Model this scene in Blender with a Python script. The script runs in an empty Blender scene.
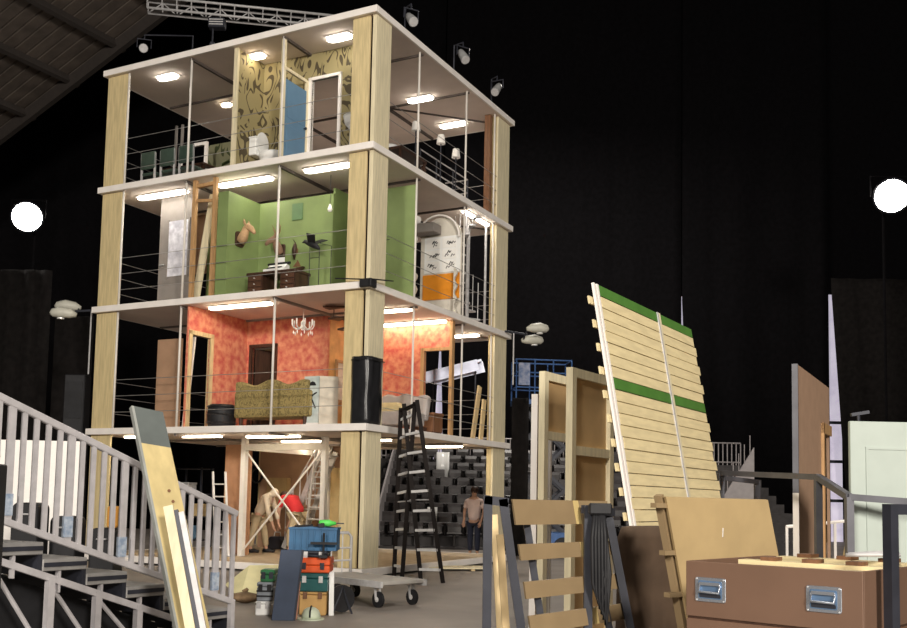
import bpy, bmesh, math, random
from mathutils import Vector, Matrix
random.seed(7)
SC = bpy.context.scene
COL = SC.collection

# ---------------------------------------------------------------- camera
FPX, PITCH, ROLL, CY = 1000.0, .083, .02, 415.0          # focal length and optical centre for a 907 x 628 frame
TH, W, D, H, L0 = .478, 6.976, 6.33, 2.6, .10            # tower: yaw, width, depth, storey, lowest deck
CZ = 1.354 + L0
cp, sp, cr, sr = math.cos(PITCH), math.sin(PITCH), math.cos(ROLL), math.sin(ROLL)
FW = Vector((0, cp, sp)); U0 = Vector((0, -sp, cp)); R0 = Vector((1, 0, 0))
RT = R0*cr + U0*sr; UP = -R0*sr + U0*cr
cam = bpy.data.cameras.new('camera'); co = bpy.data.objects.new('camera', cam); COL.objects.link(co)
m = Matrix.Identity(4)
for i in range(3):
    m[i][0] = RT[i]; m[i][1] = UP[i]; m[i][2] = -FW[i]
m[2][3] = CZ
co.matrix_world = m
cam.sensor_width = 36; cam.lens = FPX/907*36; cam.shift_y = (CY-314)/907
cam.clip_end = 300; cam.clip_start = .05
SC.camera = co
# ---------------------------------------------------------------- world, lights, exposure
w = bpy.data.worlds.new('hall_dark'); SC.world = w; w.use_nodes = True
w.node_tree.nodes['Background'].inputs[0].default_value = (.9, .85, .95, 1)
w.node_tree.nodes['Background'].inputs[1].default_value = .006
SC.view_settings.view_transform = 'Standard'; SC.view_settings.look = 'None'
SC.view_settings.exposure = 0.0; SC.view_settings.gamma = 1.0; SC.view_settings.use_curve_mapping = False
def area(name, loc, to, size, power, col=(1, .93, .84)):
    l = bpy.data.lights.new(name, 'AREA'); l.shape = 'DISK'; l.size = size; l.energy = power; l.color = col
    o = bpy.data.objects.new(name, l); COL.objects.link(o); o.location = loc
    o.rotation_euler = (Vector(to)-Vector(loc)).to_track_quat('-Z', 'Y').to_euler()
    return o
area('unseen_house_light', (9, -18, 10), (-1, 16, 4), 3.5, 7600)
area('unseen_house_light', (-9, -16, 10), (-3, 17, 4.5), 3.5, 5200)
area('unseen_house_light', (1.5, 7, 13), (0, 11, 0), 2.5, 700)
area('unseen_house_light', (3, 31, 16), (3, 32.5, 0), 2.0, 1500)  # added unseen lamp above the tribune, brightens the seat tops

# ---------------------------------------------------------------- coordinates
def ray(u, v):
    a = (u-453.5)/FPX; b = (CY-v)/FPX
    return FW + RT*a + UP*b
def at(u, v, y):
    r = ray(u, v); return r*(y/r.y) + Vector((0, 0, CZ))
def gr(u, v, z=0.0):
    r = ray(u, v); return r*((z-CZ)/r.z) + Vector((0, 0, CZ))
TX = Vector((math.cos(TH), -math.sin(TH), 0)); TY = Vector((math.sin(TH), math.cos(TH), 0))
TO = Vector((-1.571, 17.867, 0)) - TX*W
def T(x, y, z=0.0):
    return TO + TX*x + TY*y + Vector((0, 0, z))
def TP(u, v, ax, val):                                   # pixel ray against a plane of the tower's own frame
    c = Vector((0, 0, CZ)) - TO; r = ray(u, v)
    cl = (c.dot(TX), c.dot(TY), CZ); rl = (r.dot(TX), r.dot(TY), r.z)
    t = (val-cl[ax])/rl[ax]
    return Vector((cl[0]+rl[0]*t, cl[1]+rl[1]*t, cl[2]+rl[2]*t))
def Zk(k): return L0 + H*k
def fz(k): return Zk(k) + .065
def cz(k): return Zk(k+1) - .065

# ---------------------------------------------------------------- materials
MATS = {}
def mat(name, col, rough=.6, metal=0.0, var=.12, scale=6.0, stretch=(1, 1, 1), bump=.0, emit=0.0, col2=None, spec=.4):
    if name in MATS: return MATS[name]
    M = bpy.data.materials.new(name); M.use_nodes = True; nt = M.node_tree; b = nt.nodes['Principled BSDF']
    b.inputs['Roughness'].default_value = rough; b.inputs['Metallic'].default_value = metal
    b.inputs['Specular IOR Level'].default_value = spec
    tc = nt.nodes.new('ShaderNodeTexCoord'); mp = nt.nodes.new('ShaderNodeMapping'); mp.inputs['Scale'].default_value = stretch
    nz = nt.nodes.new('ShaderNodeTexNoise'); nz.inputs['Scale'].default_value = scale; nz.inputs['Detail'].default_value = 5
    rp = nt.nodes.new('ShaderNodeValToRGB')
    c2 = col2 if col2 else tuple(c*(1-var) for c in col)
    c1 = col if col2 else tuple(min(1, c*(1+var*.6)) for c in col)
    rp.color_ramp.elements[0].color = (*c2, 1); rp.color_ramp.elements[1].color = (*c1, 1)
    rp.color_ramp.elements[0].position = .35; rp.color_ramp.elements[1].position = .65
    L = nt.links.new
    L(tc.outputs['Object'], mp.inputs[0]); L(mp.outputs[0], nz.inputs['Vector']); L(nz.outputs[0], rp.inputs[0]); L(rp.outputs[0], b.inputs['Base Color'])
    if bump:
        bp = nt.nodes.new('ShaderNodeBump'); bp.inputs['Strength'].default_value = bump; bp.inputs['Distance'].default_value = .01
        L(nz.outputs[0], bp.inputs['Height']); L(bp.outputs[0], b.inputs['Normal'])
    if emit:
        b.inputs['Emission Color'].default_value = (*col, 1); b.inputs['Emission Strength'].default_value = emit
    MATS[name] = M
    return M
def curl_paper(name, base, dark, scale):
    M = bpy.data.materials.new(name); M.use_nodes = True; nt = M.node_tree; b = nt.nodes['Principled BSDF']; L = nt.links.new
    tc = nt.nodes.new('ShaderNodeTexCoord'); mp = nt.nodes.new('ShaderNodeMapping')
    nz = nt.nodes.new('ShaderNodeTexNoise'); nz.inputs['Scale'].default_value = scale*.8; nz.inputs['Detail'].default_value = 1
    mx = nt.nodes.new('ShaderNodeMixRGB'); mx.blend_type = 'LINEAR_LIGHT'; mx.inputs[0].default_value = .16
    vo = nt.nodes.new('ShaderNodeTexVoronoi'); vo.inputs['Scale'].default_value = scale
    ms = nt.nodes.new('ShaderNodeMath'); ms.operation = 'MULTIPLY'; ms.inputs[1].default_value = 17.0
    sn = nt.nodes.new('ShaderNodeMath'); sn.operation = 'SINE'
    rp = nt.nodes.new('ShaderNodeValToRGB'); rp.color_ramp.elements[0].position = .35; rp.color_ramp.elements[1].position = .62
    rp.color_ramp.elements[0].color = (*base, 1); rp.color_ramp.elements[1].color = (*dark, 1)
    L(tc.outputs['Object'], mp.inputs[0]); L(mp.outputs[0], nz.inputs['Vector']); L(mp.outputs[0], mx.inputs[1]); L(nz.outputs['Color'], mx.inputs[2])
    L(mx.outputs[0], vo.inputs['Vector']); L(vo.outputs['Distance'], ms.inputs[0]); L(ms.outputs[0], sn.inputs[0]); L(sn.outputs[0], rp.inputs[0])
    L(rp.outputs[0], b.inputs['Base Color']); b.inputs['Roughness'].default_value = .75
    MATS[name] = M
    return M
white = mat('painted_edge', (.86, .81, .76), .5, var=.06, scale=3)
plycol = mat('pine_ply', (.62, .50, .27), .6, var=.14, scale=4, stretch=(6, 6, .6))
plyedge = mat('pine_pale', (.70, .62, .42), .6, var=.12, scale=4, stretch=(6, 6, .6))
timber = mat('raw_timber', (.66, .50, .27), .65, var=.2, scale=5, stretch=(5, 5, .7))
timber_d = mat('orange_timber', (.46, .27, .12), .65, var=.2, scale=5, stretch=(5, 5, .7))
ceilm = mat('ceiling_board', (.78, .68, .61), .8, var=.05, scale=2)
seam = mat('dark_seam', (.10, .08, .07), .7)
deckm = mat('deck_ply', (.42, .33, .22), .7, var=.15)
galv = mat('galvanised_steel', (.50, .49, .49), .5, .15, var=.12, scale=12)
alu = mat('aluminium', (.62, .61, .60), .45, .15, var=.08, scale=10)
rodm = mat('white_rod', (.72, .68, .62), .45, .0, var=.05)
wirem = mat('wire', (.38, .37, .36), .4, .6)
black = mat('matt_black', (.012, .012, .014), .6, var=.3)
blackp = mat('black_plastic', (.018, .018, .02), .28, var=.2)
darkst = mat('dark_steel', (.032, .034, .045), .45, .2, var=.2)
redwall = mat('red_plaster', (.70, .30, .17), .7, scale=7.0, col2=(.52, .10, .075))
greenw = mat('green_paint', (.195, .26, .095), .6, var=.12, scale=2)
greend = mat('green_paint_dark', (.11, .20, .09), .6, var=.12)
def swirl_paper(name, base, dark, scale):
    M = bpy.data.materials.new(name); M.use_nodes = True; nt = M.node_tree; b = nt.nodes['Principled BSDF']; L = nt.links.new
    tc = nt.nodes.new('ShaderNodeTexCoord'); mp = nt.nodes.new('ShaderNodeMapping'); mp.inputs['Scale'].default_value = (1, 1, .62)
    nz = nt.nodes.new('ShaderNodeTexNoise'); nz.inputs['Scale'].default_value = scale; nz.inputs['Detail'].default_value = 0; nz.inputs['Distortion'].default_value = 1.3
    ml = nt.nodes.new('ShaderNodeMath'); ml.operation = 'MULTIPLY'; ml.inputs[1].default_value = 30.0
    sn = nt.nodes.new('ShaderNodeMath'); sn.operation = 'SINE'
    n2 = nt.nodes.new('ShaderNodeTexNoise'); n2.inputs['Scale'].default_value = scale*1.7; n2.inputs['Detail'].default_value = 0
    ad = nt.nodes.new('ShaderNodeMath'); ad.operation = 'MULTIPLY_ADD'; ad.inputs[1].default_value = 3.2; ad.inputs[2].default_value = -1.6
    s2 = nt.nodes.new('ShaderNodeMath'); s2.operation = 'ADD'
    rp = nt.nodes.new('ShaderNodeValToRGB'); rp.color_ramp.elements[0].position = .52; rp.color_ramp.elements[1].position = .70
    rp.color_ramp.elements[0].color = (*base, 1); rp.color_ramp.elements[1].color = (*dark, 1)
    L(tc.outputs['Object'], mp.inputs[0]); L(mp.outputs[0], nz.inputs['Vector']); L(mp.outputs[0], n2.inputs['Vector'])
    L(nz.outputs[0], ml.inputs[0]); L(ml.outputs[0], sn.inputs[0]); L(n2.outputs[0], ad.inputs[0]); L(sn.outputs[0], s2.inputs[0]); L(ad.outputs[0], s2.inputs[1])
    L(s2.outputs[0], rp.inputs[0]); L(rp.outputs[0], b.inputs['Base Color']); b.inputs['Roughness'].default_value = .75
    MATS[name] = M
    return M
paper = swirl_paper('swirl_wallpaper', (.30, .25, .12), (.065, .048, .022), 3.0)
paperg = swirl_paper('leaf_wallpaper', (.22, .22, .13), (.05, .065, .02), 2.6)
greyw = mat('grey_paint', (.25, .225, .205), .7, var=.06)
brownw = mat('brown_board', (.38, .23, .14), .7, var=.12, scale=3)
ochre = mat('ochre_plaster', (.66, .36, .13), .7, var=.2, scale=4)
wood_d = mat('dark_wood', (.055, .026, .016), .45, var=.3, scale=5, stretch=(5, 5, .7))
wood_m = mat('brown_wood', (.19, .09, .045), .5, var=.25, scale=5, stretch=(5, 5, .7))
bluep = mat('blue_door_paint', (.11, .215, .33), .5, var=.05)
porc = mat('porcelain', (.82, .82, .80), .15, var=.02)
glow = mat('tube_glow', (1, .93, .82), .5, emit=19.0)
glow_w = mat('tube_glow_warm', (1, .84, .62), .5, emit=19.0)
lens = mat('flood_lens', (1, .95, .88), .5, emit=32.0)
frost = mat('frosted_glass', (.80, .80, .86), .3, col2=(.42, .42, .48), scale=5)
mdf = mat('mdf_board', (.47, .34, .17), .6, var=.08, scale=4)
mdf2 = mat('mdf_dull', (.29, .205, .11), .6, var=.08, scale=4)
slatm = mat('pale_pine_slat', (.74, .62, .36), .6, var=.1, scale=4, stretch=(1, 6, 6))
greenp = mat('green_slat_paint', (.075, .20, .035), .55, var=.1)
casem = mat('brown_case_ply', (.165, .095, .062), .5, var=.08, scale=3)
concrete = mat('hall_floor', (.23, .20, .175), .55, var=.16, scale=.9, bump=.05)
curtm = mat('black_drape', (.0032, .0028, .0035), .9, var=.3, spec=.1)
curtl = mat('black_drape_lit_tone', (.011, .0095, .009), .9, var=.3, spec=.1)  # paler copy of the black drape, lamp light put into the colour
roofm = mat('hall_roof_board', (.10, .08, .066), .8, var=.25, scale=2)
roofb = mat('hall_roof_beam', (.035, .028, .024), .8)

# ---------------------------------------------------------------- mesh helpers
class MB:
    def __init__(s): s.v = []; s.f = []
    def add(s, vs, fs):
        n = len(s.v); s.v += [tuple(q) for q in vs]; s.f += [tuple(i+n for i in q) for q in fs]; return s
    def box(s, x0, x1, y0, y1, z0, z1):
        return s.add([(x0, y0, z0), (x1, y0, z0), (x1, y1, z0), (x0, y1, z0), (x0, y0, z1), (x1, y0, z1), (x1, y1, z1), (x0, y1, z1)],
                     [(0, 3, 2, 1), (4, 5, 6, 7), (0, 1, 5, 4), (1, 2, 6, 5), (2, 3, 7, 6), (3, 0, 4, 7)])
    def hexa(s, lo, hi):
        return s.add(list(lo)+list(hi), [(0, 3, 2, 1), (4, 5, 6, 7), (0, 1, 5, 4), (1, 2, 6, 5), (2, 3, 7, 6), (3, 0, 4, 7)])
    def bar(s, p, q, w, h=None, up=(0, 0, 1)):
        p = Vector(p); q = Vector(q); d = (q-p).normalized(); u = Vector(up)
        if abs(d.dot(u)) > .97: u = Vector((1, 0, 0)) if abs(d.x) < .9 else Vector((0, 1, 0))
        a = d.cross(u).normalized(); b = a.cross(d); a *= w/2; b *= (h or w)/2
        return s.hexa([p-a-b, p+a-b, p+a+b, p-a+b], [q-a-b, q+a-b, q+a+b, q-a+b])
    def path(s, pts, r, n=8, cap=True, rs=None):
        pts = [Vector(q) for q in pts]; k0 = len(s.v); a = None; m = len(pts)
        for i, p in enumerate(pts):
            d = (pts[min(i+1, m-1)]-pts[max(i-1, 0)]).normalized()
            if a is None:
                u = Vector((0, 0, 1)) if abs(d.z) < .9 else Vector((1, 0, 0)); a = d.cross(u).normalized()
            else:
                a = (a-d*a.dot(d)).normalized()
            b = d.cross(a); rr = rs[i] if rs else r
            for j in range(n):
                t = 2*math.pi*j/n; s.v.append(tuple(p+a*(math.cos(t)*rr)+b*(math.sin(t)*rr)))
        for i in range(m-1):
            for j in range(n):
                j2 = (j+1) % n; s.f.append((k0+i*n+j, k0+i*n+j2, k0+(i+1)*n+j2, k0+(i+1)*n+j))
        if cap:
            s.f.append(tuple(k0+j for j in reversed(range(n)))); s.f.append(tuple(k0+(m-1)*n+j for j in range(n)))
        return s
    def tube(s, p, q, r, n=8, r2=None): return s.path([p, q], r, n, rs=[r, r2 if r2 is not None else r])
    def lathe(s, prof, n=16, c=(0, 0, 0), ax='z'):
        k0 = len(s.v); m = len(prof)
        for (r, z) in prof:
            for j in range(n):
                t = 2*math.pi*j/n; q = (math.cos(t)*r, math.sin(t)*r, z)
                if ax == 'x': q = (z, q[0], q[1])
                if ax == 'y': q = (q[0], z, q[1])
                s.v.append((q[0]+c[0], q[1]+c[1], q[2]+c[2]))
        for i in range(m-1):
            for j in range(n):
                j2 = (j+1) % n; s.f.append((k0+i*n+j, k0+i*n+j2, k0+(i+1)*n+j2, k0+(i+1)*n+j))
        s.f.append(tuple(k0+j for j in reversed(range(n)))); s.f.append(tuple(k0+(m-1)*n+j for j in range(n)))
        return s
    def prism(s, poly, fn, c0, c1):
        n = len(poly); vs = [fn(a, b, c0) for a, b in poly]+[fn(a, b, c1) for a, b in poly]
        return s.add(vs, [tuple(reversed(range(n))), tuple(range(n, 2*n))]+[(i, (i+1) % n, n+(i+1) % n, n+i) for i in range(n)])
    def build(s, name, m, parent=None, bevel=0, smooth=False, seg=1):
        me = bpy.data.meshes.new(name); me.from_pydata(s.v, [], s.f); me.update()
        bm = bmesh.new(); bm.from_mesh(me)
        bmesh.ops.recalc_face_normals(bm, faces=bm.faces)
        bm.to_mesh(me); bm.free()
        if smooth:
            for p in me.polygons: p.use_smooth = True
        me.materials.append(m)
        o = bpy.data.objects.new(name, me); COL.objects.link(o)
        if parent: o.parent = parent
        if bevel:
            md = o.modifiers.new('bevel', 'BEVEL'); md.width = bevel; md.segments = seg; md.limit_method = 'ANGLE'
        return o
XZ = lambda a, b, c: (a, c, b)
YZ = lambda a, b, c: (c, a, b)
XY = lambda a, b, c: (a, b, c)
def tag(o, label, cat, group=None):
    o['label'] = label; o['category'] = cat
    if group: o['group'] = group
    return o
def thing(name, label, cat, loc=(0, 0, 0), rz=0.0, group=None):
    o = bpy.data.objects.new(name, None); COL.objects.link(o); o.location = loc; o.rotation_euler = (0, 0, rz); o.empty_display_size = .1
    return tag(o, label, cat, group)
def struct(o): o['kind'] = 'structure'; return o
def twin(o, parent=None, loc=None):
    c = o.copy(); COL.objects.link(c); c.parent = parent
    if loc is not None: c.location = loc
    return c
def dup(root, loc, rz=None, label=None, group=None):
    r = twin(root, None, loc)
    if rz is not None: r.rotation_euler = (0, 0, rz)
    if label: r['label'] = label
    if group: r['group'] = group
    for ch in list(root.children):
        c = twin(ch, r)
        for g in list(ch.children): twin(g, c)
    return r
def child(o, label): o['label'] = label; return o
RZ = -TH
def tthing(name, label, cat, x, y, z, rz=0.0, group=None): return thing(name, label, cat, T(x, y, z), RZ+rz, group)
def B(x0, x1, y0, y1, z0, z1): return MB().box(x0, x1, y0, y1, z0, z1)
def arc(cx, cy, r, a0, a1, n=10): return [(cx+r*math.cos(a0+(a1-a0)*i/n), cy+r*math.sin(a0+(a1-a0)*i/n)) for i in range(n+1)]
def rrect(x0, x1, y0, y1, r, n=4):
    p = math.pi
    return arc(x1-r, y1-r, r, 0, p/2, n)+arc(x0+r, y1-r, r, p/2, p, n)+arc(x0+r, y0+r, r, p, 1.5*p, n)+arc(x1-r, y0+r, r, 1.5*p, 2*p, n)

# ================================================================ the hall
struct(B(-45, 40, -8, 48, -.2, 0).build('floor', concrete))
struct(B(-45, 40, 44, 44.3, 0, 34).build('wall_back', curtm))
struct(B(-45.3, -45, -8, 44, 0, 34).build('wall_left', curtm))
struct(B(40, 40.3, -8, 44, 0, 34).build('wall_right', curtm))
# hall roof: sloped boarding at the upper left, running with the tower's own axes
YR = 7.0
e0 = TP(-60, 186, 1, YR); e1 = TP(240, -44, 1, YR)
ed = Vector((e1.x-e0.x, 0, e1.z-e0.z)); el = ed.length; ed.normalize(); en = Vector((-ed.z, 0, ed.x))
def RP(s, y, h=0.0):
    q = Vector((e0.x, 0, e0.z)) + ed*s + en*h; return T(q.x, y, q.z)
mb = MB()
nb = 44
for i in range(nb):                                       # overlapping boards running up the slope
    y0 = YR-18*i/nb; y1 = YR-18*(i+1)/nb+.04
    mb.hexa([RP(-3, y0, .03), RP(el+3, y0, .03), RP(el+3, y1, 0), RP(-3, y1, 0)], [RP(-3, y0, .10), RP(el+3, y0, .10), RP(el+3, y1, .07), RP(-3, y1, .07)])
roof = struct(mb.build('ceiling', roofm)); roof['label'] = 'dark boarded hall roof with beams'
nbm = 7
for i in range(nbm):
    s = el*(.05+.9*i/(nbm-1))
    MB().bar(RP(s, YR, -.12), RP(s, YR-18, -.12), .16, .24, up=tuple(en)).build('roof_beam', roofb, roof)
for y in (YR-.3, YR-6, YR-12):
    MB().bar(RP(-3, y, -.2), RP(el+3, y, -.2), .22, .34, up=tuple(en)).build('roof_rafter', roofb, roof)

# ---- black drapes
def drape(name, label, pts, z0, z1, m, fold=.11, amp=.07, cat='curtain', group=None, slant=(0, 0), zs=None):
    """a hanging sheet with folds between two floor points; slant moves the ends at the bottom; it has real thickness"""
    a = Vector((pts[0][0], pts[0][1], 0)); b = Vector((pts[1][0], pts[1][1], 0)); d = (b-a); L = d.length; d.normalize(); n = Vector((-d.y, d.x, 0))
    k = max(6, int(L/fold)); vs = []; fs = []
    for i in range(k+1):
        t = i/k; o = amp*math.sin(i*1.6+math.sin(i*.37)*2)+amp*.6*math.sin(i*.71)
        for j, z in enumerate((z1, zs if zs else z0+(z1-z0)*.5, z0)):
            g = (j == 2) if zs else j/2; p = a+d*(slant[0]*g+(L+(slant[1]-slant[0])*g)*t)+n*o*(.5+.6*g); vs.append((p.x, p.y, z))
    for i in range(k):
        for j in range(2): fs.append((i*3+j, i*3+j+1, i*3+j+4, i*3+j+3))
    o = MB().add(vs, fs).build(name, m, smooth=True)
    md = o.modifiers.new('thick', 'SOLIDIFY'); md.thickness = .02
    return tag(o, label, cat, group)
YB = 40.0
gx = [at(u, 300, YB).x for u in (441, 681.5, 829)]
drape('stage_drape', 'wide black drape hanging behind the tower', ((-34, YB), (gx[0]-.02, YB)), 0, 30, curtm, .35, .12, slant=(0, -.30), zs=7.6)
drape('stage_drape', 'black drape hanging behind the seating tribune between two bright slits', ((gx[0]+.02, YB), (gx[1]-.02, YB)), 0, 30, curtm, .35, .12, slant=(.30, -.42), zs=8.2)
drape('stage_drape', 'black drape ending at the tall bright slit by the tan flat', ((gx[1]+.02, YB), (gx[2]-.05, YB)), 0, 30, curtm, .35, .12, slant=(.42, -.03), zs=9.6)
drape('stage_drape', 'black drape in a painted lit tone hanging behind the pale green door flat', ((gx[2]-.03, YB-.3), (33, YB-.3)), 0, 10.6, curtl, .35, .12, slant=(.62, 0), zs=10.3)
for i, (x, z) in enumerate(((gx[0], 7.5), (gx[1], 10.0), (gx[2], 10.2))):      # bright foyer glass behind the slits
    wn = mat('foyer_glow', (.80, .74, .88), .4, emit=.55, col2=(.30, .22, .36), scale=1.6)
    fr = struct(MB().box(x-.85, x+.85, YB+1.0, YB+1.1, 0, z).build('window_%d' % (i+1), wn))
    fr['label'] = 'bright foyer window behind the drapes'
    for zz in (1.6, 3.2, 4.8): B(x-.85, x+.85, YB+.95, YB+1.0, zz, zz+.12).build('window_bar', darkst, fr)
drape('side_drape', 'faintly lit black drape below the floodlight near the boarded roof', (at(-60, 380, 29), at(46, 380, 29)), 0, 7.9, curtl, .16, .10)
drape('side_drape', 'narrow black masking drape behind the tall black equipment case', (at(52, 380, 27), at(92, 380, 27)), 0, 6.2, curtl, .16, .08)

# ================================================================ the tower set
tower = tthing('tower_set', 'four-storey open timber tower set with white floor edges and pale ply columns', 'stage set', 0, 0, 0)
def P(mb, name, m, parent=tower, **k): return mb.build(name, m, parent, **k)
for k in range(5):
    sl = P(B(.05, W-.05, .05, D-.05, Zk(k)-.06, Zk(k)+.06), 'floor_slab', ceilm if k else deckm)
    t = .065
    P(B(0, W, 0, .05, Zk(k)-t, Zk(k)+t), 'fascia_board', white, sl, bevel=.006)
    P(B(W-.05, W, .05, D, Zk(k)-t, Zk(k)+t), 'fascia_board', white, sl, bevel=.006)
    P(B(0, .05, .05, D, Zk(k)-t, Zk(k)+t), 'fascia_board', white, sl, bevel=.006)
    P(B(.05, W-.05, D-.05, D, Zk(k)-t, Zk(k)+t), 'fascia_board', white, sl, bevel=.006)
    if k:
        for x in (2.41, 4.77): P(B(x-.03, x+.03, .1, D-.1, Zk(k)-.11, Zk(k)-.055), 'ceiling_beam', seam if k > 2 else greyw, sl)
        for y in (1.95, 4.05): P(B(.1, W-.1, y-.02, y+.02, Zk(k)-.10, Zk(k)-.055), 'ceiling_beam', seam if k > 2 else greyw, sl)
        P(MB().bar((4.8, 4.1, Zk(k)-.075), (W-.2, D-.2, Zk(k)-.075), .04, .03), 'ceiling_brace', seam if k > 2 else greyw, sl)
    else:
        for (x, y) in [(a, b) for a in (.3, 2.4, 4.7, W-.3) for b in (.3, 3.2, D-.3)]:
            P(B(x-.08, x+.08, y-.08, y+.08, -.055+.055, Zk(0)-.06), 'foot_block', wood_d, sl)
for k in range(4):
    z0, z1 = fz(k), cz(k)
    z0 -= .0; z1 += .0
    # left front column: one broad board to the front, one to the side
    c = P(B(.14, .26, .16, .36, z0, z1), 'column', plycol)
    P(B(.06, .63, .10, .15, z0, z1), 'column_board', plycol, c, bevel=.004); P(B(.06, .11, .15, .55, z0, z1), 'column_board', plyedge, c, bevel=.004)
    # front corner column
    c = P(B(6.48, 6.84, .20, .55, z0, z1), 'column', wood_d)
    P(B(6.39, 6.775, .10, .15, z0, z1), 'column_board', plycol, c, bevel=.004); P(B(6.835, 6.92, .10, .15, z0, z1), 'column_board', plyedge, c, bevel=.004); P(B(6.87, 6.92, .15, .64, z0, z1), 'column_board', plyedge, c, bevel=.004)
    # right rear column
    c = P(B(6.74, 6.82, 5.64, 6.10, z0, z1), 'column', wood_m)
    P(B(6.83, 6.88, 5.60, 6.25, z0, z1), 'column_board', plyedge, c, bevel=.004); P(B(6.72, 6.83, 5.59, 5.64, z0, z1), 'column_board', plycol, c, bevel=.004)
    # left rear column
    c = P(B(.20, .56, 5.70, 6.05, z0, z1), 'column', wood_m)
    P(B(.15, .60, 5.65, 5.70, z0, z1), 'column_board', plycol, c)
    # slim upright rods along the two open faces
    if k:
        for x in (.66, 2.41, 4.77): P(MB().tube((x, .12, z0), (x, .12, z1), .024), 'upright_rod', rodm, smooth=True)
        for y in (1.85, 3.98, 5.45): P(MB().tube((W-.12, y, z0), (W-.12, y, z1), .022), 'upright_rod', rodm, smooth=True)
        for h in (.34, .68, 1.02):
            for a, b in ((.66, 2.41), (2.41, 4.77), (4.77, 6.39)): P(MB().tube((a, .12, z0+h), (b, .12, z0+h), .007, 5), 'guard_wire', wirem)
            for a, b in ((.62, 1.85), (1.85, 3.98), (3.98, 5.6)): P(MB().tube((W-.12, a, z0+h), (W-.12, b, z0+h), .007, 5), 'guard_wire', wirem)
            P(MB().tube((.3, .5, z0+h), (.3, 5.7, z0+h), .007, 5), 'guard_wire', wirem)
            P(MB().tube((.5, D-.25, z0+h), (6.5, D-.25, z0+h), .007, 5), 'guard_wire', wirem)

def cap_light(x0, x1, y, z, m, label, group, wdt=.10):
    l = (x1-x0)/2; t = tthing('ceiling_light', label, 'light', (x0+x1)/2, y, z, 0, group)
    n = 8; pts = arc(l-wdt/2, 0, wdt/2, -math.pi/2, math.pi/2, n)+arc(-l+wdt/2, 0, wdt/2, math.pi/2, 1.5*math.pi, n)
    MB().prism(pts, XY, -.058, -.022).build('diffuser', m, t)
    MB().box(-l, l, -wdt*.6, wdt*.6, -.022, 0).build('mount_plate', white, t)
    return t
for (x0, x1, y, lab) in ((1.08, 1.60, .55, 'oval ceiling light above the green dining chairs'), (5.50, 6.05, .56, 'oval ceiling light above the white door frame')): cap_light(x0, x1, y, cz(3), glow, lab, 'oval lights of the roof ceiling', .20)
cap_light(3.62, 3.95, .55, cz(3), glow_w, 'glowing light above the toilet beside the swirl wallpaper', None, .20)
for (x0, x1, y, lab) in ((5.42, 6.05, 3.88, 'oval ceiling light above the standing lamps'), (5.36, 6.05, 5.56, 'oval ceiling light beside the rear right column')): cap_light(x0, x1, y, cz(3)-.0, glow, lab, 'oval lights over the lamps', .20)
cap_light(1.36, 1.62, 2.3, cz(3), glow_w, 'small light deep inside the top storey dining room', None, .16)
for (x0, x1, y, lab) in ((.66, 2.02, .56, 'long glowing tube light above the grey glazed door'), (2.86, 4.24, .58, 'long glowing tube light above the dark desk in the green room'), (5.07, 6.15, .54, 'long glowing tube light above the black bird statue')):
    cap_light(x0, x1, y, cz(2), glow, lab, 'tube lights of the green storey', .18)
for (y0, y1, lab) in ((4.2, 4.75, 'short tube light nearest the arched booth'), (5.0, 5.35, 'short tube light nearest the rear column above the steel spiral stair')):
    o = cap_light(-.28, .28, 0, 0, glow, lab, 'short tubes over the orange counter', .10); o.location = T(6.72, (y0+y1)/2, cz(2)); o.rotation_euler = (0, 0, RZ+math.pi/2)
for (x0, x1, y, lab) in ((2.90, 4.46, .42, 'long glowing tube light above the olive settee'), (5.95, 6.72, 2.0, 'short glowing tube light above the cream couch'), (5.05, 6.75, 3.42, 'long glowing tube light along the top of the red wall'), (5.95, 6.62, 5.3, 'short glowing tube light near the leaning planks')):
    cap_light(x0, x1, y, cz(1), glow_w, lab, 'tube lights of the red storey', .17)
for (x0, x1, y, lab) in ((.75, 1.35, .4, 'strip light under the lowest floor behind the grey topped plank'), (2.3, 3.3, .45, 'strip light under the lowest floor above the brown side board'), (3.7, 5.0, .75, 'strip light under the lowest floor above the two workers'), (2.3, 3.5, 3.5, 'added fill light strip deep inside the ground storey behind the workers'), (3.4, 4.4, 2.3, 'added fill light strip inside the ground storey over the steel stair'), (5.4, 6.2, 2.2, 'strip light under the lowest floor behind the corner column'), (5.6, 6.6, 4.6, 'strip light under the lowest floor above the black stepladder')):  # the two strips inside the storey are added to brighten it
    cap_light(x0, x1, y, cz(0), glow_w, lab, 'strip lights of the ground storey', .15)

def wall_hole(x0, x1, z0, z1, hx0, hx1, hz1, c0, c1, fn):
    """wall with a doorway, outline as one polygon"""
    return MB().prism([(x0, z0), (hx0, z0), (hx0, hz1), (hx1, hz1), (hx1, z0), (x1, z0), (x1, z1), (x0, z1)], fn, c0, c1)

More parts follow.
